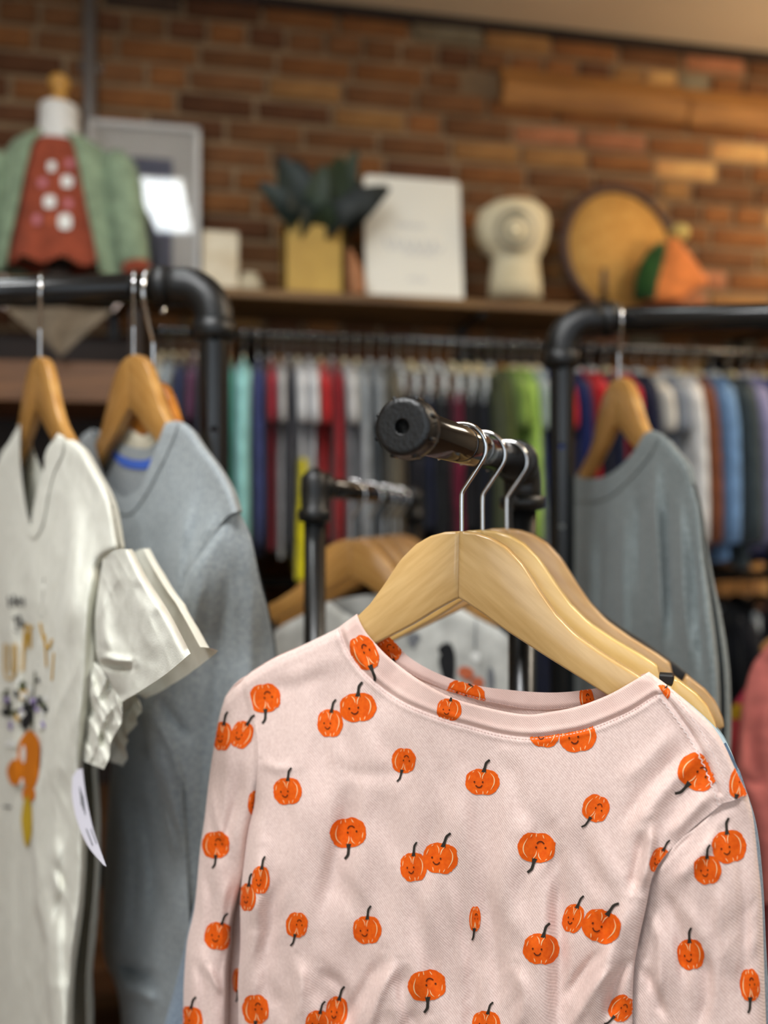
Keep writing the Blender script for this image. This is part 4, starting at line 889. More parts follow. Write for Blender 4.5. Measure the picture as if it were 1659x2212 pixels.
strip('neck_tape', PG, kl, km, lambda x, y: -.0075+0*np.asarray(x), MT['bluetape'], gry, gO)
gs_top = cr([(486, 1120), (502, 1112), (516, 1103)], 12)
gs_r = cr([(516, 1103), (542, 1160), (560, 1249), (579, 1324), (594, 1414), (602, 1550), (594, 1750), (570, 2000), (545, 2212), (520, 2480)], 110)
gs_l = cr([(486, 1120), (439, 1188), (405, 1240), (377, 1324), (340, 1430), (306, 1522), (310, 1567), (325, 1637), (344, 1712), (355, 1787), (372, 1899), (390, 2050), (400, 2212), (404, 2480)], 110)
D_gs0 = edgeD(gs_l, gs_r, g_sil, .006, .020, [([(500, 1200), (480, 1350), (470, 1500), (450, 1700)], -.007, 18), ([(540, 1250), (540, 1400), (530, 1600)], .006, 18), ([(440, 1230), (420, 1340), (390, 1460)], .006, 14), ([(340, 1500), (380, 1560), (420, 1600)], -.007, 9), ([(330, 1540), (370, 1620), (400, 1720)], .007, 9), ([(330, 1650), (365, 1760), (400, 1850)], -.007, 8), ([(370, 1700), (400, 1860), (410, 2000)], .006, 12), ([(420, 1500), (440, 1650), (430, 1850)], -.005, 16)], 29, .003, 30)
D_gs = lambda x, y: D_gs0(x, y)+.006*ss(np.asarray(y, float), 1130, 1300)
PGS = Pl(PG.at(np.array(500.), np.array(1110.)), RT*math.sin(math.radians(82))-FH*math.cos(math.radians(82)))
shell('sleeve', PGS, gs_top, cr([(404, 2480), (520, 2480)], 10), gs_l, gs_r, D_gs, MT['heather'], gry, gO, 80, 130, cap=.012, shift=lambda x, y: -.062*ss(np.asarray(y, float), 1125, 1450))
# ---- cream top on the amber hanger behind it
PC = Pl(G2, GRY_U); cO = PC.O-Z3*.5
crm = empty('cream_top', cO, 'cream top glimpsed through the grey collar, on the amber hanger', 'top')
c_l = cr([(188, 1080), (215, 1300), (270, 1600), (290, 2000)], 40); c_r = cr([(514, 1100), (462, 1128), (395, 1230), (350, 1500), (345, 2000)], 40); c_t = resample(np.vstack([cr([(188, 1080), (222, 1000), (255, 945), (284, 908)], 20), cr([(284, 908), (318, 930), (356, 900)], 12)[1:], cr([(356, 900), (406, 924), (440, 962), (480, 1018), (514, 1100)], 20)[1:]]), 80)
shell('body', PC, c_t, cr([(290, 2000), (345, 2000)], 10), c_l, c_r, edgeD(c_l, c_r, c_t, .0072, .0002, [], 5, .0002, hold=.0074), fab((240, 232, 206)), crm, cO, 40, 50)

# ---- dark grey tee on the right rack
PD = Pl(D1, DRK_U); dO = PD.O-Z3*.5
drk = empty('tee_shirt', dO, 'dark heather grey tee hanging from the rack with the drilled post', 'tee shirt')
d_left = cr([(1206, 1090), (1204, 1300), (1206, 1600), (1212, 2000), (1215, 2300)], 60)
d_right = cr([(1495, 1039), (1512, 1108), (1521, 1200), (1536, 1300), (1551, 1425), (1556, 1550), (1556, 1800), (1550, 2300)], 90)
d_in = [(1222, 1012), (1243, 1026), (1269, 1034), (1304, 1030), (1339, 1008), (1369, 974), (1391, 939), (1408, 929)]
d_out = [(1214, 1040), (1239, 1078), (1265, 1084), (1290, 1082), (1321, 1069), (1356, 1039), (1391, 1000), (1418, 958), (1426, 935)]
d_tl = [(1206, 1090), (1209, 1060), (1214, 1040)]; d_tr = [(1426, 935), (1440, 946), (1456, 967), (1482, 999), (1495, 1039)]
d_top = resample(np.vstack([cr(d_tl, 10), cr(d_out, 70)[1:], cr(d_tr, 30)[1:]]), 160)
d_sil = np.vstack([cr(d_tl, 10), [(1222, 1010), (1405, 928)], cr(d_tr, 30)])
D_drk = edgeD(d_left, d_right, d_sil, .0095, .010, [([(1275, 1110), (1270, 1300), (1275, 1500)], .006, 12), ([(1300, 1110), (1298, 1300), (1305, 1500)], -.005, 10), ([(1350, 1080), (1345, 1250), (1350, 1480)], .008, 12), ([(1385, 1060), (1380, 1150), (1378, 1300)], -.006, 10), ([(1420, 980), (1416, 1100), (1425, 1220), (1430, 1420)], .009, 9), ([(1445, 1050), (1440, 1200), (1455, 1400)], -.008, 9), ([(1470, 1060), (1475, 1250), (1490, 1450)], .007, 9), ([(1495, 1140), (1505, 1300), (1520, 1480)], -.006, 8)], 51, .0022, 24, hold=.0078)
shell('body', PD, d_top, cr([(1215, 2300), (1550, 2300)], 20), d_left, d_right, D_drk, MT['charcoal_heather'], drk, dO, 130, 130)
strip('neckband', PD, cr(d_in, 80), cr(d_out, 80), D_drk, MT['charcoal_heather'], drk, dO, off=.0016)

# ---- blue heather top on the second hanger of the arm rack
PB = Pl(H2, AU); bO = PB.O-Z3*.5
blu = empty('raglan_top', bO, 'blue heather top with pale blue yoke behind the pumpkin top', 'top')
b_l = cr([(560, 1500), (540, 1700), (520, 2000), (520, 2600)], 60); b_r = cr([(1606, 1690), (1560, 1800), (1450, 1900), (1420, 2100), (1420, 2600)], 60)
b_t = resample(np.vstack([cr([(560, 1500), (612, 1454), (658, 1421), (700, 1394), (742, 1368)], 20), cr([(742, 1368), (800, 1450), (860, 1505), (1100, 1580), (1330, 1550), (1452, 1490)], 50)[1:], cr([(1452, 1490), (1500, 1528), (1548, 1574), (1574, 1612), (1592, 1655), (1606, 1690)], 40)[1:]]), 160)
Dbl0 = edgeD(b_l, b_r, b_t, .009, .006, [], 83, .0012, 20, hold=.0072); Dbl = lambda x, y: np.maximum(np.minimum(Dbl0(x, y), .0125), .0078*ss(np.asarray(x, float), 1360, 1410)*(1-ss(np.asarray(x, float), 1560, 1590)))
shell('body', PB, b_t, cr([(520, 2600), (1420, 2600)], 20), b_l, b_r, lambda x, y: Dbl(x, y), MT['paleblue'], blu, bO, 110, 70)
bs_l = cr([(535, 1522), (490, 1660), (446, 1820), (424, 1930), (402, 2030), (378, 2130), (355, 2212), (300, 2420)], 80); bs_r = cr([(560, 1500), (556, 1700), (530, 1900), (500, 2100), (480, 2212), (440, 2440)], 80)
shell('sleeve', PB, cr([(535, 1522), (548, 1510), (560, 1500)], 10), cr([(300, 2420), (440, 2440)], 10), bs_l, bs_r, edgeD(bs_l, bs_r, [(300, 1500), (700, 1500)], .009, .008, [], 85, .0012, 26), MT['blueheather'], blu, bO, 40, 80)
bq_l = cr([(1588, 1652), (1590, 1800), (1560, 2212), (1560, 2500)], 60); bq_r = cr([(1606, 1688), (1634, 1780), (1648, 1900), (1656, 2060), (1666, 2212), (1690, 2440)], 60)
shell('sleeve', PB, cr([(1588, 1652), (1598, 1668), (1606, 1688)], 10), cr([(1560, 2500), (1690, 2440)], 10), bq_l, bq_r, edgeD(bq_l, bq_r, [(1400, 1640), (1700, 1640)], .008, .006, [], 87, .0012, 22), MT['blueheather'], blu, bO, 40, 80)
decal('yoke_print', PB, lambda x, y: Dbl(x, y), [(mat('navy_ink', (86, 112, 140), .8), 'rib', [(1564, 1606), (1578, 1634), (1590, 1660)], 9)], blu, bO, .001)

# ---- pale grey printed top on the finial rack
P2 = Pl(B0+BD*.17-Z3*HB_, RT*math.cos(math.radians(15))-FH*math.sin(math.radians(15))); o2_ = P2.O-Z3*.5
pal = empty('printed_top', o2_, 'pale grey top with black and orange motifs on the finial rack', 'top')
p_l = cr([(572, 1400), (585, 1600), (600, 2000), (600, 2300)], 40); p_r = cr([(1116, 1410), (1110, 1600), (1100, 2000), (1100, 2300)], 40)
p_t = resample(np.vstack([cr([(572, 1400), (600, 1358), (650, 1330), (712, 1298)], 20), cr([(712, 1298), (740, 1320), (800, 1345), (880, 1345), (940, 1330), (980, 1306)], 40)[1:], cr([(980, 1306), (1040, 1340), (1090, 1368), (1116, 1410)], 20)[1:]]), 120)
Dp = edgeD(p_l, p_r, p_t, .009, .012, [([(900, 1380), (895, 1500), (900, 1700)], .005, 18), ([(1050, 1400), (1060, 1600), (1050, 1800)], -.005, 18)], 19, .002, 26, hold=.0075)
shell('body', P2, p_t, cr([(600, 2300), (1100, 2300)], 20), p_l, p_r, Dp, fab((212, 212, 206)), pal, o2_, 100, 80, gap=.0075, topb=resample(np.vstack([cr([(572, 1400), (600, 1358), (650, 1330), (712, 1298)], 20), cr([(712, 1298), (800, 1285), (900, 1285), (980, 1306)], 40)[1:], cr([(980, 1306), (1040, 1340), (1090, 1368), (1116, 1410)], 20)[1:]]), 120))
pd_ = [blob('black', 966, 1440, 18, 44, .0004), blob('black', 958, 1404, 12, 14, .0006), blob('grey', 892, 1385, 18, 14, .0004), blob('brick', 1004, 1452, 16, 13, .0008), blob('brick', 1030, 1478, 12, 16, .0006), blob('white', 1028, 1420, 10, 10, .0006), stroke('grey', [(1028, 1340), (1026, 1400)], 3), blob('grey', 1060, 1470, 8, 26, .0004), blob('black', 905, 1470, 12, 18, .0004)]
tag(decal('front_print', P2, Dp, pd_, pal, o2_), kind='stuff')

# ---- salmon jumper on a stand just past the right edge
S0 = cw((1830-CX)/F*1.15, 1.15, -.055); SU = RT*math.cos(math.radians(10))-FH*math.sin(math.radians(10)); SD = RT*math.sin(math.radians(10))+FH*math.cos(math.radians(10))
sr = empty('arm_rack', (S0-SD*.1+SD*.42)*np.array([1, 1, 0]), 'black pipe arm rack carrying the salmon jumper', 'clothes rack'); arm_stand(sr, S0-SD*.1, SD, .42, 'pipe')
hanger(S0-Z3*HD, SU, MT['honey'], 'wooden hanger inside the salmon jumper', sc=.58, rail=SD, hook_s=1.0)
PJ = Pl(S0-Z3*HD, SU); jO = PJ.O-Z3*.5
jmp = empty('jumper', jO, 'salmon pink jumper on the arm rack beside the dark grey tee', 'jumper')
sal = fab((226, 128, 118))
j_l = cr([(1655, 1430), (1660, 1700), (1660, 2000), (1665, 2200)], 40); j_r = cr([(2060, 1450), (2050, 1700), (2050, 2200)], 40)
j_t = resample(np.vstack([cr([(1655, 1430), (1690, 1370), (1740, 1330)], 15), cr([(1740, 1330), (1830, 1370), (1930, 1335)], 20)[1:], cr([(1930, 1335), (2000, 1380), (2060, 1450)], 15)[1:]]), 80)
shell('body', PJ, j_t, cr([(1665, 2200), (2050, 2200)], 10), j_l, j_r, edgeD(j_l, j_r, j_t, .009, .012, [], 7, hold=.006), sal, jmp, jO, 50, 50)
js_l = cr([(1652, 1402), (1625, 1440), (1606, 1510), (1596, 1600), (1589, 1668), (1606, 1712), (1628, 1780), (1640, 1860), (1646, 1950)], 60); js_r = cr([(1690, 1378), (1705, 1500), (1710, 1700), (1712, 1960)], 60)
shell('sleeve', PJ, cr([(1652, 1402), (1670, 1388), (1690, 1378)], 10), cr([(1646, 1950), (1712, 1960)], 10), js_l, js_r, edgeD(js_l, js_r, [(1500, 1390), (1800, 1390)], .008, .014, [([(1640, 1500), (1625, 1600), (1640, 1700)], -.008, 14), ([(1600, 1680), (1630, 1690), (1660, 1680)], -.008, 8)], 8), sal, jmp, jO, 30, 60)
MT['lav'] = fab((176, 172, 206))

# hot pink top with a yellow hem on the same arm, behind the jumper
hp0 = S0+SD*.07; hanger(hp0-Z3*HD, SU, MT['honey'], 'wooden hanger behind the salmon jumper', sc=.54, rail=SD, hook_s=1.0)
PH = Pl(hp0-Z3*HD, SU); hO_ = PH.O-Z3*.5
hpk = empty('hot_pink_top', hO_, 'hot pink top with a yellow sleeve band behind the salmon jumper', 'top')
h_l = cr([(1640, 1440), (1640, 1700), (1650, 2100)], 30); h_r = cr([(1990, 1440), (1990, 1700), (1985, 2100)], 30); h_t = cr([(1640, 1440), (1700, 1370), (1820, 1345), (1930, 1370), (1990, 1440)], 60)
shell('body', PH, h_t, cr([(1650, 2100), (1985, 2100)], 10), h_l, h_r, edgeD(h_l, h_r, h_t, .006, .004, [], 9, .0008, hold=.0055), fab((214, 70, 96)), hpk, hO_, 40, 40)
for nm, c_, a, b in (('sleeve', (214, 70, 96), .0, .45), ('sleeve_band', (216, 176, 40), .45, .62), ('cuff', (206, 80, 84), .62, 1.0)):
    A_, B_ = np.array([(1640, 1440), (1690, 1420)], float), np.array([(1520, 1620), (1590, 1640)], float); q0_, q1_ = A_*(1-a)+B_*a, A_*(1-b)+B_*b
    l_, r__ = cr([q0_[0], q1_[0]], 14), cr([q0_[1], q1_[1]], 14)
    shell(nm, PH, cr(q0_, 10), cr(q1_, 10), l_, r__, edgeD(l_, r__, [(1400, 1400), (1700, 1400)], .006, .006, [], 12, .0008, 20), fab(c_), hpk, hO_, 20, 16)

# ------------------------------------------------------------------ garments on the wall rails
def tube_ring(cx, cy, cz, rx, ry, n, rot=0):
    a = np.arange(n)*2*math.pi/n; return np.stack([cx+rx*np.cos(a), cy+ry*np.sin(a), cz+0*a], 1)
def gm_body(L_, hw, flare, seed, neck=.055, nl=16, na=32, thick=.019):
    rs = []; r = np.random.RandomState(seed); ph = r.rand(4)*6
    for s in np.linspace(0, 1, nl):
        a = np.arange(na)*2*math.pi/na; c = np.cos(a); x = hw*(np.sign(c)*np.abs(c)**.8)*(1-.10*math.sin(math.pi*min(1, s*1.3)))+flare*s*np.cos(a)
        t = (.014+thick*min(1, s*3.2)**.7)
        y = t*np.sin(a)+(.003*s+.001)*np.sin(x*55+ph[0]+s*2)+.0025*s*np.sin(x*110+ph[1])
        zt = -np.interp(np.abs(x), [0, .05, .056, .09, .13, .15, .19, .25], [.05, .03, .019, .031, .038, .043, .056, .075])-.001
        z = zt*(1-s)-L_*s+.012*s*np.sin(x*40+ph[2]); rs.append(np.stack([x, y, z], 1))
    return loft(rs, caps=False)
def gm_sleeve(L_, hw, side, seed, rad=.04):
    r = np.random.RandomState(seed); rs = []
    for s in np.linspace(0, 1, 9):
        k = 1-.25*s; rs.append(tube_ring(side*(hw-.012+.028*math.sin(s*2)), .003*math.sin(s*4+seed), -.065-L_*s, rad*k*(.6+.4*min(1, s*4)), .034*(1-.12*s), 14)+np.array([0, 0, 1])*(0))
    R = np.array(rs); R[0, :, 2] += .02*np.cos(np.arange(14)*2*math.pi/14)*-side
    return loft(R)
def gm_collar(neck=.055):
    a = np.linspace(0, 2*math.pi, 25); return tubeg(np.stack([neck*np.cos(a), .018*np.sin(a), -.0185-.030*np.abs(np.sin(a))+0*a], 1), .005, 8, False)
def gm_pants(L_, hw, seed):
    r = np.random.RandomState(seed); rs = []
    for s in np.linspace(0, 1, 6):
        rs.append(tube_ring(0, 0, -.09-.16*s, hw*(.72+.1*s), .02+.008*s, 24))
    legs = []
    for sd in (-1, 1):
        q = [tube_ring(sd*hw*(.42+.04*s), .008*math.sin(5*s+seed), -.255-(L_-.255)*s, hw*(.41-.1*s), .03-.006*s, 16) for s in np.linspace(0, 1, 8)]; legs.append(loft(q))
    return loft(rs), legs
GM = {}
def variant(kind, v):
    key = (kind, v)
    if key in GM: return GM[key]
    hw = [.155, .165, .150][v]; out = {}
    if kind == 'pants':
        b, lg = gm_pants([.46, .43, .48][v], .14, v+3); out['waist'] = [mesh_of('waist', *b, None, MT['lav'])]; out['leg'] = [mesh_of('leg', *q, None, MT['lav']) for q in lg]
    else:
        L_ = {'tee': .47, 'long': .505, 'dress': .34, 'tank': .46}[kind]+[0, .015, -.02][v]
        out['body'] = [mesh_of('body', *gm_body(L_, hw, .0, v*7+1), None, MT['lav'])]
        out['neckband'] = [mesh_of('neckband', *gm_collar(), None, MT['lav'])]
        if kind in ('tee', 'long', 'dress'):
            ln = {'tee': .12, 'long': .40, 'dress': .12}[kind]; out['sleeve'] = [mesh_of('sleeve', *gm_sleeve(ln, hw, s, v+2), None, MT['lav']) for s in (-1, 1)]
        if kind == 'dress':
            rs = []
            for s in np.linspace(0, 1, 10):
                a = np.arange(36)*2*math.pi/36; rs.append(np.stack([(.03+.02*s)+(.19+.045*s)*np.cos(a), (.0105+.020*s**.3*ss((.03+.02*s)+(.19+.045*s)*np.cos(a), .222, .240))*np.sign(np.sin(a))*np.abs(np.sin(a))**.45+.0015*s*np.sin(a*9), -.27-.265*s+0*a], 1))
            out['skirt'] = [mesh_of('skirt', *loft(rs, False), None, MT['lav'])]
    GM[key] = out; return out
def hang_garment(P, U, kind, v, mats, name, label, cat, group, half):
    """half: the room along the rail that this garment has to each side"""
    U = np.array(U, float)/np.linalg.norm(U); Y = np.cross(Z3, U)
    R = Matrix(((U[0], Y[0], 0), (U[1], Y[1], 0), (0, 0, 1)))
    e = empty(name, P, label, cat, group, rot=R); vr = variant(kind, v)
    m = max(abs(q.co.y) for nm, ms in vr.items() if nm != 'skirt' for me in ms for q in me.vertices); sy = min(1.0, .96*half/m)
    for nm, ms in vr.items():
        for me in ms:
            o = bpy.data.objects.new(nm, me); COL.objects.link(o); o.parent = e; o.material_slots[0].link = 'OBJECT'; o.material_slots[0].material = mats.get(nm, mats['*'])
            if nm != 'skirt': o.scale = (1, sy, 1)
    return e
def cells(pxs, py, most):
    """centre and half width of the stretch of rail that each garment fills"""
    xs = [float(wy(np.array(float(p)), np.array(py), RY)[0]) for p in pxs]; n = len(xs)
    lo = [xs[0]-(xs[1]-xs[0])/2]+[(a+b)/2 for a, b in zip(xs[:-1], xs[1:])]; hi = lo[1:]+[xs[-1]+(xs[-1]-xs[-2])/2]
    return [((a+b)/2, min(most, (b-a)/2)) for a, b in zip(lo, hi)]
def add_clips(e):
    for x in (-.105, .105): MB().box((x-.012, -.0075, -.150), (x+.012, .0075, -.052), bev=.0015).build('clip', MT['clearplastic'], e, smooth=False)
NAMES = {'tee': ('tee_shirt', 'tee shirt', 'short-sleeved tee'), 'long': ('long_sleeve_top', 'top', 'long-sleeved top'), 'tank': ('sleeveless_top', 'top', 'sleeveless top'), 'pants': ('trousers', 'trousers', 'trousers'), 'dress': ('dress', 'dress', 'dress')}
WALL = [  # pixel column on the rail, kind, colour, colour words
    (352, 'tee', (228, 224, 210), 'cream'), (376, 'tee', (150, 162, 170), 'grey-blue'), (399, 'long', (52, 58, 92), 'dark navy'), (421, 'tee', (96, 50, 84), 'plum'), (448, 'long', (44, 50, 66), 'slate'), (466, 'tee', (120, 40, 40), 'rust red'),
    (490, 'long', (60, 142, 124), 'sea green'), (527, 'long', (156, 216, 214), 'mint'), (561, 'long', (58, 66, 116), 'indigo'), (585, 'tee', (180, 24, 48), 'crimson'), (604, 'tee', (200, 200, 200), 'silver grey'), (620, 'long', (66, 66, 74), 'graphite'), (642, 'dress', (232, 234, 236), ''),
    (666, 'tee', (224, 226, 230), 'white'), (690, 'tee', (206, 34, 36), 'bright red'), (715, 'long', (150, 24, 34), 'dark red'), (742, 'tee', (206, 208, 208), 'light grey'), (768, 'long', (160, 166, 170), 'cool grey'), (796, 'tee', (140, 146, 150), 'steel grey'),
    (826, 'long', (98, 92, 78), 'taupe'), (856, 'pants', (84, 74, 62), 'brown'), (884, 'pants', (44, 44, 54), 'charcoal'), (912, 'pants', (24, 30, 56), 'midnight blue'), (942, 'pants', (20, 20, 24), 'black'), (974, 'pants', (122, 24, 54), 'maroon'), (1002, 'pants', (24, 22, 26), 'soot black'),
    (1028, 'pants', (22, 26, 40), 'ink blue'), (1054, 'long', (84, 92, 48), 'olive'), (1080, 'tee', (140, 170, 76), 'moss green'), (1106, 'long', (172, 210, 96), 'lime green'), (1134, 'tee', (200, 210, 214), 'ice white'), (1152, 'long', (26, 62, 148), 'royal blue'), (1176, 'tee', (196, 30, 40), 'scarlet'), (1204, 'long', (22, 34, 86), 'dark blue'),
    (1242, 'tee', (208, 30, 38), 'tomato red'), (1272, 'long', (20, 26, 50), 'blackish navy'), (1304, 'tee', (206, 32, 42), 'cherry red'), (1338, 'long', (22, 28, 54), 'deep navy'), (1372, 'tee', (232, 228, 216), 'ivory'), (1400, 'tee', (152, 160, 172), 'pigeon grey'), (1428, 'long', (234, 234, 232), 'snow white'), (1460, 'long', (122, 70, 44), 'chestnut brown'),
    (1496, 'long', (116, 154, 198), 'denim blue'), (1536, 'long', (62, 72, 76), 'dark slate'), (1570, 'long', (152, 150, 190), 'lavender'), (1608, 'long', (36, 62, 138), 'cobalt blue'), (1640, 'long', (24, 38, 84), 'navy'), (1672, 'tee', (70, 74, 90), 'dusk grey')]
wr_ = random.Random(3); WU = (0, -1, 0); WD = (1, 0, 0); HW = .0516
for i, ((px, kind, c, words), (x, half)) in enumerate(zip(WALL, cells([q[0] for q in WALL], 735., .028))):
    P = np.array([x, RY, RZ-HW])
    hm = MT['creamplastic'] if wr_.random() < .55 else (MT['honey'] if wr_.random() < .4 else MT['clearplastic'])
    nm, cat, noun = NAMES[kind]
    hw_ = {'cream_plastic': 'cream', 'honey_wood': 'honey wood', 'frosted_plastic': 'frosted'}[hm.name]
    if kind == 'dress':
        hanger(P, WU, hm, hw_+' hanger carrying the white and yellow dress', 'hangers on the wall rail', notch='flat', name='clothes_hanger', sc=.78)
        hang_garment(P, WU, kind, 1, {'*': fab(c), 'skirt': fab((226, 212, 20))}, nm, 'dress with white bodice and bright yellow skirt on the wall rail', cat, 'clothes on the wall rail', half); continue
    h = hanger(P, WU, hm, '%s hanger carrying the %s %s on the wall rail' % (hw_, words, noun), 'hangers on the wall rail', notch='flat', name='clothes_hanger', sc=.78)
    if kind == 'pants': add_clips(h)
    hang_garment(P, WU, kind, i % 3, {'*': fab(c)}, nm, '%s %s on the wall rail under the shelf' % (words, noun), cat, 'clothes on the wall rail', half)
lowc = [(360, (30, 28, 30), 'black'), (430, (26, 26, 30), 'jet black'), (500, (70, 96, 96), 'dull teal'), (545, (22, 22, 26), 'coal black'), (590, (30, 30, 34), 'off-black'), (640, (24, 24, 30), 'raven black'), (690, (120, 20, 26), 'oxblood'), (740, (130, 134, 136), 'mid grey'), (790, (110, 114, 116), 'ash grey'), (850, (20, 20, 26), 'pitch black'), (910, (16, 18, 30), 'blue-black'), (970, (18, 18, 24), 'ebony'), (1030, (16, 16, 20), 'onyx'), (1090, (18, 24, 50), 'night blue'), (1150, (18, 26, 60), 'marine blue'), (1220, (24, 24, 30), 'smoky black'), (1300, (26, 26, 34), 'sable'), (1380, (22, 24, 30), 'inky'), (1450, (20, 22, 30), 'dark charcoal'), (1510, (22, 84, 78), 'deep teal'), (1550, (18, 20, 28), 'near-black'), (1590, (16, 16, 22), 'liquorice black'), (1640, (16, 20, 44), 'storm navy')]
for i, ((px, c, words), (x, half)) in enumerate(zip(lowc, cells([q[0] for q in lowc], 1240., .032))):
    P = np.array([x, RY, LZ-HW]); kind = 'pants' if i % 2 else 'long'; nm, cat, noun = NAMES[kind]
    h = hanger(P, WU, MT['blackplastic'], 'black hanger with the %s %s on the lower wall rail' % (words, 'trousers' if i % 2 else 'top'), 'hangers on the lower wall rail', notch='flat', name='clothes_hanger', sc=.78)
    if kind == 'pants': add_clips(h)
    hang_garment(P, WU, kind, i % 3, {'*': fab(c)}, nm, '%s %s on the lower wall rail' % (words, noun), cat, 'clothes on the lower wall rail', half)

# ------------------------------------------------------------------ things on the wall shelf
def onshelf(px, py, y): return wy(np.array(float(px)), np.array(float(py)), y)
# child mannequin in rust top and sage cardigan
mc = onshelf(128, 400, 2.03); mx = float(mc[0]); MY = 2.03
mo = np.array([mx, MY, SHZ]); dm = 2.02/F
def hz(py): return float(onshelf(128, py, MY)[2])
mq = empty('mannequin', mo, 'white child mannequin torso with a turned wooden neck cap', 'mannequin')
rs = [tube_ring(mx, MY, z, rx, ry, 28) for z, rx, ry in [(hz(560), .09, .045), (SHZ+.08, .10, .05), (SHZ+.2, .10, .053), (hz(330), .088, .046), (hz(312), .056, .045), (hz(295), .05, .044), (hz(262), .046, .045), (hz(238), .047, .046), (hz(232), .043, .043)]]
MB().add(*loft(rs)).build('torso', mat('mannequin_skin', (226, 224, 218), .5), mq, mo)
MB().lathe((mx, MY, SHZ-.001), (0, 0, 1), [(0, .052), (.012, .052), (.016, .03), (.07, .02)], 28).build('stand', MT['darkwood'], mq, mo)
cap = MB(); pr = [(0, .036), (.006, .04), (.012, .036), (.02, .026), (.03, .017), (.042, .014), (.05, .02), (.062, .026), (.074, .024), (.084, .014), (.088, .002)]
cap.lathe((mx, MY, hz(234)-.004), (0, 0, 1), pr, 24); cap.build('neck_cap', mat('turned_oak', (214, 164, 80), .45, var=(190, 136, 60), vscale=20), mq, mo)
rust = fab((160, 76, 52)); sage = fab((150, 170, 140))
ru = empty('rust_top', mo, 'rust red top with pale letter shapes worn by the mannequin', 'top')
rs = []
for z, rx, ry in [(hz(578), .125, .066), (hz(560), .132, .070), (hz(540), .120, .066), (hz(500), .115, .063), (hz(430), .112, .061), (hz(360), .108, .058), (hz(330), .098, .054), (hz(318), .072, .051), (hz(314), .064, .050)]:
    rg = tube_ring(mx, MY, z, rx, ry, 48)
    if z < hz(545): 
        a = np.arange(48)*2*math.pi/48; rg[:, 2] += .008*np.sin(a*8); rg[:, 1] += .006*np.sin(a*10)
    rs.append(rg)
MB().add(*loft(rs, False)).build('body', rust, ru, mo)
def chest(px, py):
    p = onshelf(px, py, MY-.062); x = p[0]-mx; ryy = np.interp(p[2], [hz(545), hz(500), hz(360), hz(330)], [.068, .064, .059, .055]); rxx = .117
    return np.array([p[0], MY-ryy*math.sqrt(max(.05, 1-(x/rxx)**2))-.004, p[2]])
INK['pinkish'] = mat('ink_rose', (196, 116, 124), .8)
k = 0
for px, py, w_, h, m in [(112, 360, 18, 22, 'white'), (150, 352, 16, 20, 'pinkish'), (92, 395, 20, 20, 'pinkish'), (145, 392, 24, 26, 'white'), (108, 437, 26, 28, 'white'), (148, 440, 16, 20, 'pinkish'), (80, 475, 18, 22, 'pinkish'), (141, 480, 28, 34, 'white'), (110, 478, 12, 16, 'brick')]:
    n = 16; a = np.arange(n)*2*math.pi/n; pts = [chest(px, py)]+[chest(px+w_/2*math.copysign(abs(math.cos(t))**.6, math.cos(t)), py+h/2*math.copysign(abs(math.sin(t))**.6, math.sin(t))) for t in a]
    obj('printed_shape', np.array(pts), [(0, 1+i, 1+(i+1) % n) for i in range(n)], INK[m], ru, mo)
ca = empty('cardigan', mo, 'sage green open cardigan worn over the rust top by the mannequin', 'cardigan')
rows = []; NA = 44
for z, rx, ry, op in [(hz(600), .152, .084, 1.30), (hz(540), .150, .084, 1.18), (hz(470), .140, .079, 1.02), (hz(400), .134, .075, .86), (hz(340), .124, .069, .72), (hz(318), .106, .063, .66), (hz(306), .080, .058, .62)]:
    a = np.linspace(-math.pi/2+op*.62, 1.5*math.pi-op*.62, NA); rows.append(np.stack([mx+rx*np.cos(a), MY+ry*np.sin(a), z+0*a], 1))
Rw = np.array(rows); cm = MB().add(Rw.reshape(-1, 3), gridf(len(rows), NA)); cm.build('body', sage, ca, mo)
bl_ = MB()
for j in (0, NA-1): bl_.tube(Rw[::-1, j], .006, 8)
bl_.build('front_band', sage, ca, mo)
for sd, pts in ((1, [(246, 336), (266, 384), (276, 450), (284, 520), (294, 572)]), (-1, [(2, 336), (-22, 384), (-32, 450), (-42, 520), (-48, 590)])):
    pth = np.array([onshelf(a, b, MY-.012-.02*i/4) for i, (a, b) in enumerate(pts)]); pth = cr(pth, 24); rr = np.interp(np.linspace(0, 1, 24), [0, .15, .5, .85, 1], [.026, .040, .042, .039, .034])*(1+.03*np.sin(np.linspace(0, 26, 24)))
    MB().tube(pth, rr, 18).build('sleeve', sage, ca, mo)
    if sd > 0: MB().tube(cr(np.array([pth[-3], pth[-1], pth[-1]+(pth[-1]-pth[-4])*.6]), 8), .034, 14).build('cuff', rust, ru, mo)
# large framed print leaning on the wall, its glass mirroring the ceiling light
PC_ = onshelf(345, 445, 2.158); Lp = np.array([LITE[0], LITE[1], ZC-.03]); n1 = (Lp-PC_)/np.linalg.norm(Lp-PC_)+(CAM-PC_)/np.linalg.norm(CAM-PC_); n1 /= np.linalg.norm(n1)
Ux = np.cross(Z3, n1); Ux /= np.linalg.norm(Ux); Ux = Ux if Ux[0] > 0 else -Ux; Vx = np.cross(n1, Ux); Vx = Vx if Vx[2] > 0 else -Vx
def onpane(px, py, d=0.0):
    r = ray(np.array(float(px)), np.array(float(py))); t = ((PC_+n1*d-CAM)@n1)/(r@n1); q = CAM+r*t-PC_; return q@Ux, q@Vx
uR, vT = onpane(433, 276); uL = uR-.29; 
vB = (SHZ-PC_[2])/Vx[2]
po = PC_+Ux*(uL+uR)/2+Vx*vB
fp = empty('framed_print', po, 'large white framed print with glass leaning beside the mannequin', 'framed print')
Rm = np.stack([Ux, n1, Vx], 1)
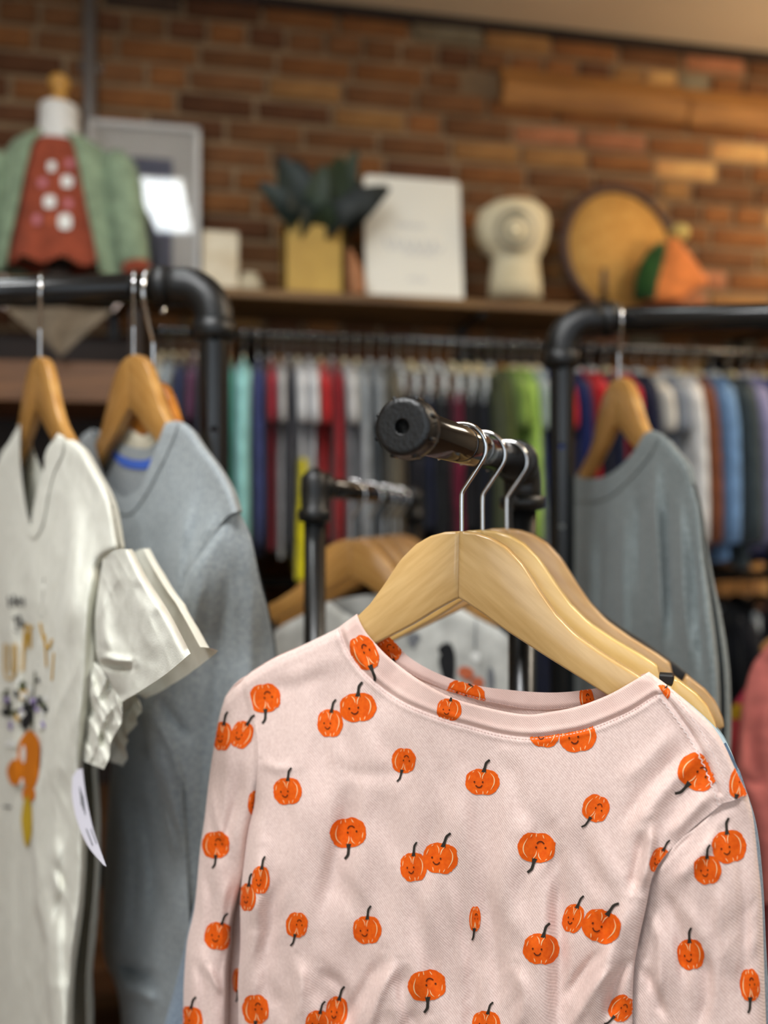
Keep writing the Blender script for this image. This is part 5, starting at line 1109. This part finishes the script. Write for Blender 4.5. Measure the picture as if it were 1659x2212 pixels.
def pbox(name, m, u0, u1, v0, v1, d0, d1, parent=fp): return MB().box((u0, d0, v0), (u1, d1, v1), bev=.001, R=Rm, T=PC_).build(name, m, parent, po, smooth=False)
fw_ = .014; fm = mat('pale_frame', (206, 204, 200), .5)
for nm, a in (('frame_side', (uL, uL+fw_, vB, vT)), ('frame_side', (uR-fw_, uR, vB, vT)), ('frame_rail', (uL, uR, vT-fw_, vT)), ('frame_rail', (uL, uR, vB, vB+fw_))): pbox(nm, fm, *a, -.02, .006)
pbox('mat_board', mat('mat_board', (206, 200, 192), .8), uL+.004, uR-.004, vB+.004, vT-.004, -.016, -.006)
a0, b0 = onpane(255, 318); a1, b1 = onpane(372, 405); pbox('picture', mat('slate_picture', (112, 114, 132), .8, var=(96, 98, 116), vscale=8), uL+.06, a1, vB+.09, onpane(372, 342)[1], -.0065, -.0045)
gl = bpy.data.materials.new('print_glass'); gl.use_nodes = True; g_ = gl.node_tree.nodes['Principled BSDF']; g_.inputs['Transmission Weight'].default_value = 1; g_.inputs['Roughness'].default_value = .02; g_.inputs['IOR'].default_value = 1.45; g_.inputs['Base Color'].default_value = (1, 1, 1, 1)
pbox('glass', gl, uL+.012, uR-.012, vB+.012, vT-.012, -.0005, .001)
# small cream blocks
cream = mat('cream_block', (226, 216, 192), .7, var=(206, 190, 160), vscale=20)
q = onshelf(482, 540, 2.06); w0 = .052
o = MB().box((q[0]-w0, 2.045, SHZ), (q[0]+w0*.75, 2.075, float(onshelf(480, 500, 2.05)[2])), bev=.004).build('keepsake_block', cream, smooth=False); tag(o, 'small cream block sign next to the framed print', 'ornament')
q2 = onshelf(540, 560, 2.08); c = MB().lathe((q2[0], 2.08, SHZ), (0, 0, 1), [(0, .028), (.01, .034), (.035, .035), (.05, .026), (.056, .02), (.062, .022), (.06, .017)], 24)
tag(c.build('small_jar', mat('stone_cream', (196, 184, 156), .7)), 'small rounded cream jar between the block sign and the planter', 'jar')
# planter with broad dark leaves
pl0 = onshelf(612, 600, 2.02); pl1 = onshelf(745, 600, 2.02); ptz = float(onshelf(680, 478, 2.03)[2]); pcx = (pl0[0]+pl1[0])/2
pe = empty('potted_plant', (pcx, 2.09, SHZ), 'dark green broad-leaved plant in a mustard box planter', 'plant'); pO = (pcx, 2.09, SHZ)
hwp = (pl1[0]-pl0[0])/2
pm = MB(); 
for lo, hi in [((pcx-hwp, 2.02, SHZ), (pcx+hwp, 2.03, ptz)), ((pcx-hwp, 2.15, SHZ), (pcx+hwp, 2.16, ptz)), ((pcx-hwp, 2.02, SHZ), (pcx-hwp+.01, 2.16, ptz)), ((pcx+hwp-.01, 2.02, SHZ), (pcx+hwp, 2.16, ptz)), ((pcx-hwp, 2.02, SHZ), (pcx+hwp, 2.16, SHZ+.01))]: pm.box(lo, hi, bev=.0015)
pm.build('planter_box', mat('mustard_wood', (196, 160, 74), .6, var=(178, 142, 62), vscale=10), pe, pO, smooth=False)
MB().box((pcx-hwp+.008, 2.028, SHZ+.01), (pcx+hwp-.008, 2.152, ptz-.02)).build('soil', mat('soil', (46, 34, 24), .95), pe, pO, smooth=False)
leafm = [mat('leaf_dark', (20, 40, 34), .55, var=(14, 30, 26), vscale=14), mat('leaf_green', (40, 58, 34), .55, var=(30, 46, 28), vscale=14), mat('leaf_black', (16, 28, 24), .55, var=(12, 22, 20), vscale=14)]
def leaf(base, tip, wid, bend, m):
    b = np.array(base); t = np.array(tip); d = t-b; L_ = np.linalg.norm(d); d = d/L_; s = np.cross(d, np.array([0, -1, 0.15])); s /= np.linalg.norm(s); n = np.cross(s, d); V = []
    for k in np.linspace(0, 1, 12):
        w_ = wid*math.sin(math.pi*min(1, k*.94+.03))**.75*(1.25-.5*k)+.0015; c = b+d*L_*k+n*bend*math.sin(math.pi*k*.8)*L_
        for j in (-1, -.5, 0, .5, 1): V.append(c+s*w_*j+n*(abs(j)*w_*.28))
    f = gridf(12, 5); v = np.array(V); k = len(v); v2 = v-n*.0012; f2 = [tuple(i+k for i in q[::-1]) for q in f]
    obj('leaf', np.vstack([v, v2]), f+f2, m, pe, pO)
bs = np.array([pcx+.01, 2.085, ptz-.03])
for i, (px, py, y, w_, bd) in enumerate([(558, 400, 2.05, .022, .1), (602, 342, 2.08, .034, .08), (640, 350, 2.12, .03, .05), (590, 440, 2.02, .026, .15), (770, 322, 2.1, .024, -.05), (735, 345, 2.13, .028, .05), (842, 415, 2.05, .03, .18), (800, 450, 2.0, .028, .2), (700, 360, 2.03, .022, .1), (650, 440, 2.0, .03, .2), (720, 430, 1.99, .026, .2), (775, 395, 2.14, .03, .05), (620, 410, 2.0, .026, .12)]):
    leaf(bs+np.array([rng.uniform(-.025, .025), rng.uniform(-.02, .02), 0]), onshelf(px, py, y), w_*1.45, bd*1.3, leafm[[0, 0, 2, 0, 1, 1, 2, 2, 1, 0, 1, 2, 0][i]])
# terracotta wedge beside the planter
q0 = onshelf(752, 590, 2.03); 
c = MB(); rs = [tube_ring(q0[0]+.018+dx, 2.02, SHZ+z, rx, .018, 20) for z, rx, dx in [(0, .020, 0), (.03, .024, .002), (.06, .022, 0), (.09, .016, -.008), (.115, .008, -.016), (.122, .002, -.02)]]
tag(c.add(*loft(rs)).build('clay_ornament', mat('terracotta', (178, 122, 82), .8, var=(150, 100, 64), vscale=20)), 'small terracotta ornament leaning at the planter corner', 'ornament')
# white board sign with faint lettering
c0 = onshelf(792, 612, 2.06); c1 = onshelf(1003, 630, 2.06); tl = onshelf(800, 378, 2.10)
bwid = c1[0]-c0[0]; bh = float(onshelf(900, 380, 2.1)[2])-SHZ; bm_ = MB(); r0 = .014; cxb = (c0[0]+c1[0])/2
def rrect(w_, h, r, n=6):
    p = []
    for (x, y, a0) in ((w_/2-r, r, -math.pi/2), (w_/2-r, h-r, 0), (-w_/2+r, h-r, math.pi/2), (-w_/2+r, r, math.pi)):
        for k in range(n+1): t = a0+k*math.pi/2/n; p.append((x+r*math.cos(t), y+r*math.sin(t)))
    return np.array(p)
lean = math.radians(7); rp = rrect(bwid, bh, r0); n = len(rp)
def brd(x, z, d): return (cxb+x, 2.065+z*math.sin(lean)+d, SHZ+z*math.cos(lean))
v = [brd(x, z, 0) for x, z in rp]+[brd(x, z, .012) for x, z in rp]
bs_ = empty('board_sign', (cxb, 2.065, SHZ), 'white rounded board sign with faint grey script leaning on the bricks', 'sign')
obj('board', v, [tuple(range(n)), tuple(range(n, 2*n))[::-1]]+[(i, (i+1) % n, n+(i+1) % n, n+i) for i in range(n)], mat('white_board', (236, 236, 226), .45), bs_, (cxb, 2.065, SHZ), smooth=False)
lm = MB()
def scr(x0, x1, z, amp, cyc, w_):
    xs = np.linspace(x0, x1, 50); zs = z+amp*np.sin(np.linspace(0, cyc*2*math.pi, 50)); c = np.stack([xs+.35*amp*np.cos(np.linspace(0, cyc*2*math.pi, 50)), zs], 1)
    T = np.gradient(c, axis=0); T /= np.linalg.norm(T, axis=1)[:, None]; nn = np.stack([-T[:, 1], T[:, 0]], 1)*w_/2
    q = np.vstack([c+nn, c-nn]); lm.add([brd(x, zz, -.0012) for x, zz in q], [(i, i+1, 51+i, 50+i) for i in range(49)])
scr(-.05, .03, bh*.62, .008, 5, .0022); scr(-.085, .075, bh*.47, .017, 6, .0032); scr(-.03, .06, bh*.40, .006, 6, .002); scr(-.02, .03, bh*.2, .006, 4, .002)
lm.build('lettering', mat('faint_grey_paint', (182, 186, 196), .7), bs_, (cxb, 2.065, SHZ))
# cream bust-shaped ornament with round relief
hx = onshelf(1115, 640, 2.07); he = empty('bust_ornament', (hx[0], 2.09, SHZ), 'cream rounded bust ornament with a round face relief', 'ornament'); hO = (hx[0], 2.09, SHZ)
def hhz(py): return float(onshelf(1110, py, 2.08)[2])
rs = []
for py, x0, x1 in [(640, 1058, 1172), (610, 1060, 1170), (575, 1064, 1166), (552, 1066, 1164), (540, 1048, 1172), (515, 1034, 1182), (480, 1030, 1188), (455, 1038, 1184), (438, 1062, 1166), (429, 1092, 1136)]:
    a = onshelf(x0, py, 2.09)[0]; b = onshelf(x1, py, 2.09)[0]; rs.append(tube_ring((a+b)/2, 2.10, hhz(py), (b-a)/2, min(.07, (b-a)/2*.8), 32))
hv, hf = loft(rs); hb = MB().add(hv, hf).build('bust', mat('cream_plaster', (226, 216, 184), .8, var=(212, 200, 164), vscale=14, bump=.4, bscale=60), he, hO)
rc = onshelf(1118, 492, 2.02); t = np.linspace(0, 2*math.pi, 33)
for rad, rr in ((.05, .008), (.03, .005)): MB().tube(np.stack([rc[0]+rad*np.cos(t), 2.026+.016*np.abs(np.cos(t))*rad/.05, rc[2]+rad*np.sin(t)], 1), rr, 8, False).build('ring_relief', mat('grey_cream', (158, 152, 132), .8), he, hO)
MB().lathe((rc[0], 2.032, rc[2]), (0, -1, 0), [(0, .028), (.006, .024), (.010, .012), (.011, .001)], 24).build('face_boss', bpy.data.materials['cream_plaster'], he, hO)
# round rattan plaque with dark rim
rc = onshelf(1340, 545, 2.12); rz = rc[2]; rad = rz-SHZ
rp_ = empty('round_plaque', (rc[0], 2.13, SHZ), 'round golden cork plaque with a dark brown rim', 'plaque'); rO = (rc[0], 2.13, SHZ)
ax = np.array([.14, -1, .05]); ax /= np.linalg.norm(ax); e1 = np.cross(Z3, ax); e1 /= np.linalg.norm(e1); e2 = np.cross(ax, e1); pc_ = np.array([rc[0], 2.125, rz])
MB().lathe(pc_, ax, [(0, rad-.006), (.008, rad-.006), (.009, .001)], 48).build('face', mat('cork', (206, 158, 82), .85, var=(184, 134, 62), vscale=40, bump=.5, bscale=120), rp_, rO)
t = np.linspace(0, 2*math.pi, 49)[:, None]; MB().tube(pc_+ax*.006+(rad-.010)*(np.cos(t)*e1+np.sin(t)*e2), .013, 10, False).build('rim', mat('dark_rim', (66, 42, 34), .6), rp_, rO)
# dark taper candle in front of it
cdx = onshelf(1308, 640, 2.01); ctz = float(onshelf(1308, 572, 2.01)[2])
ce = empty('candle_stick', (cdx[0], 2.02, SHZ), 'slim dark brown candle stick in front of the cork plaque', 'candle'); cO_ = (cdx[0], 2.02, SHZ)
MB().lathe((cdx[0], 2.02, SHZ), (0, 0, 1), [(0, .026), (.005, .026), (.01, .012), (.03, .014), (.034, .010)], 20).build('holder', MT['pipe'], ce, cO_)
MB().lathe((cdx[0], 2.02, SHZ+.03), (0, 0, 1), [(0, .009), (ctz-SHZ-.04, .007), (ctz-SHZ-.034, .002)], 16).build('candle', mat('dark_wax', (62, 46, 38), .5), ce, cO_)
# orange felt ornament with green side and yellow knob
oe_p = onshelf(1460, 640, 2.05); oe = empty('felt_ornament', (oe_p[0], 2.07, SHZ), 'orange felt pointed ornament with green side and yellow bobble', 'ornament'); oO = (oe_p[0], 2.07, SHZ)
def opx(px, py, y=2.05): return onshelf(px, py, y)
rs = []
for py, x0, x1 in [(652, 1396, 1484), (636, 1398, 1488), (622, 1402, 1512), (612, 1404, 1530), (598, 1408, 1532), (575, 1416, 1514), (550, 1424, 1494), (530, 1430, 1472), (520, 1440, 1460)]:
    a = opx(x0, py)[0]; b = opx(x1, py)[0]; rs.append(tube_ring((a+b)/2, 2.06, max(SHZ, float(opx(1450, py)[2])), (b-a)/2, .035, 24))
MB().add(*loft(rs)).build('body', fab((226, 134, 70)), oe, oO)
rs = []
for py, x0, x1 in [(648, 1366, 1410), (610, 1368, 1416), (575, 1378, 1426), (545, 1396, 1432), (530, 1412, 1430)]:
    a = opx(x0, py)[0]; b = opx(x1, py)[0]; rs.append(tube_ring((a+b)/2, 2.04, max(SHZ, float(opx(1400, py)[2])), (b-a)/2, .022, 18))
MB().add(*loft(rs)).build('side_flap', fab((34, 76, 30)), oe, oO)
kb = opx(1467, 504, 2.06); MB().lathe((kb[0], 2.06, kb[2]-.026), (0, 0, 1), [(0, .006), (.004, .016), (.014, .026), (.026, .029), (.038, .026), (.047, .016), (.051, .002)], 20).build('bobble', fab((214, 190, 110)), oe, oO)
# taupe triangular cloth hung under the shelf in front of the shelving unit
tz0 = SHZ-.052
ta, tb, tcn = onshelf(8, 664, 1.83), onshelf(245, 668, 1.83), onshelf(132, 772, 1.83)
V = []; NT = 16
for i in range(NT+1):
    s = i/NT
    for j in range(NT+1):
        q = j/NT; p = (ta*(1-q)+tb*q)*(1-s)+tcn*s; V.append(p+np.array([0, .010*math.sin(q*9+s*3)*(1-s*.5), 0]))
V = np.array(V); V2 = V+np.array([0, .004, 0]); f = gridf(NT+1, NT+1)
tre = empty('pennant', tcn, 'taupe triangular cloth pennant hanging in front of the shelving unit', 'pennant')
obj('cloth', np.vstack([V, V2]), f+[tuple(i+len(V) for i in q[::-1]) for q in f], fab((124, 110, 92)), tre, tcn)
cord = MB().tube([ta+np.array([0, .002, -.002]), ta+np.array([-.02, .07, .09]), (ta[0]-.03, SHY+.004, SHZ-.02)], .0025, 6); cord.build('cord', MT['thread2'], tre, tcn); cord = MB().tube([tb+np.array([0, .002, -.002]), tb+np.array([.02, .07, .06]), (tb[0]+.03, SHY+.004, SHZ-.02)], .0025, 6)
cord.build('cord', MT['thread2'], tre, tcn)
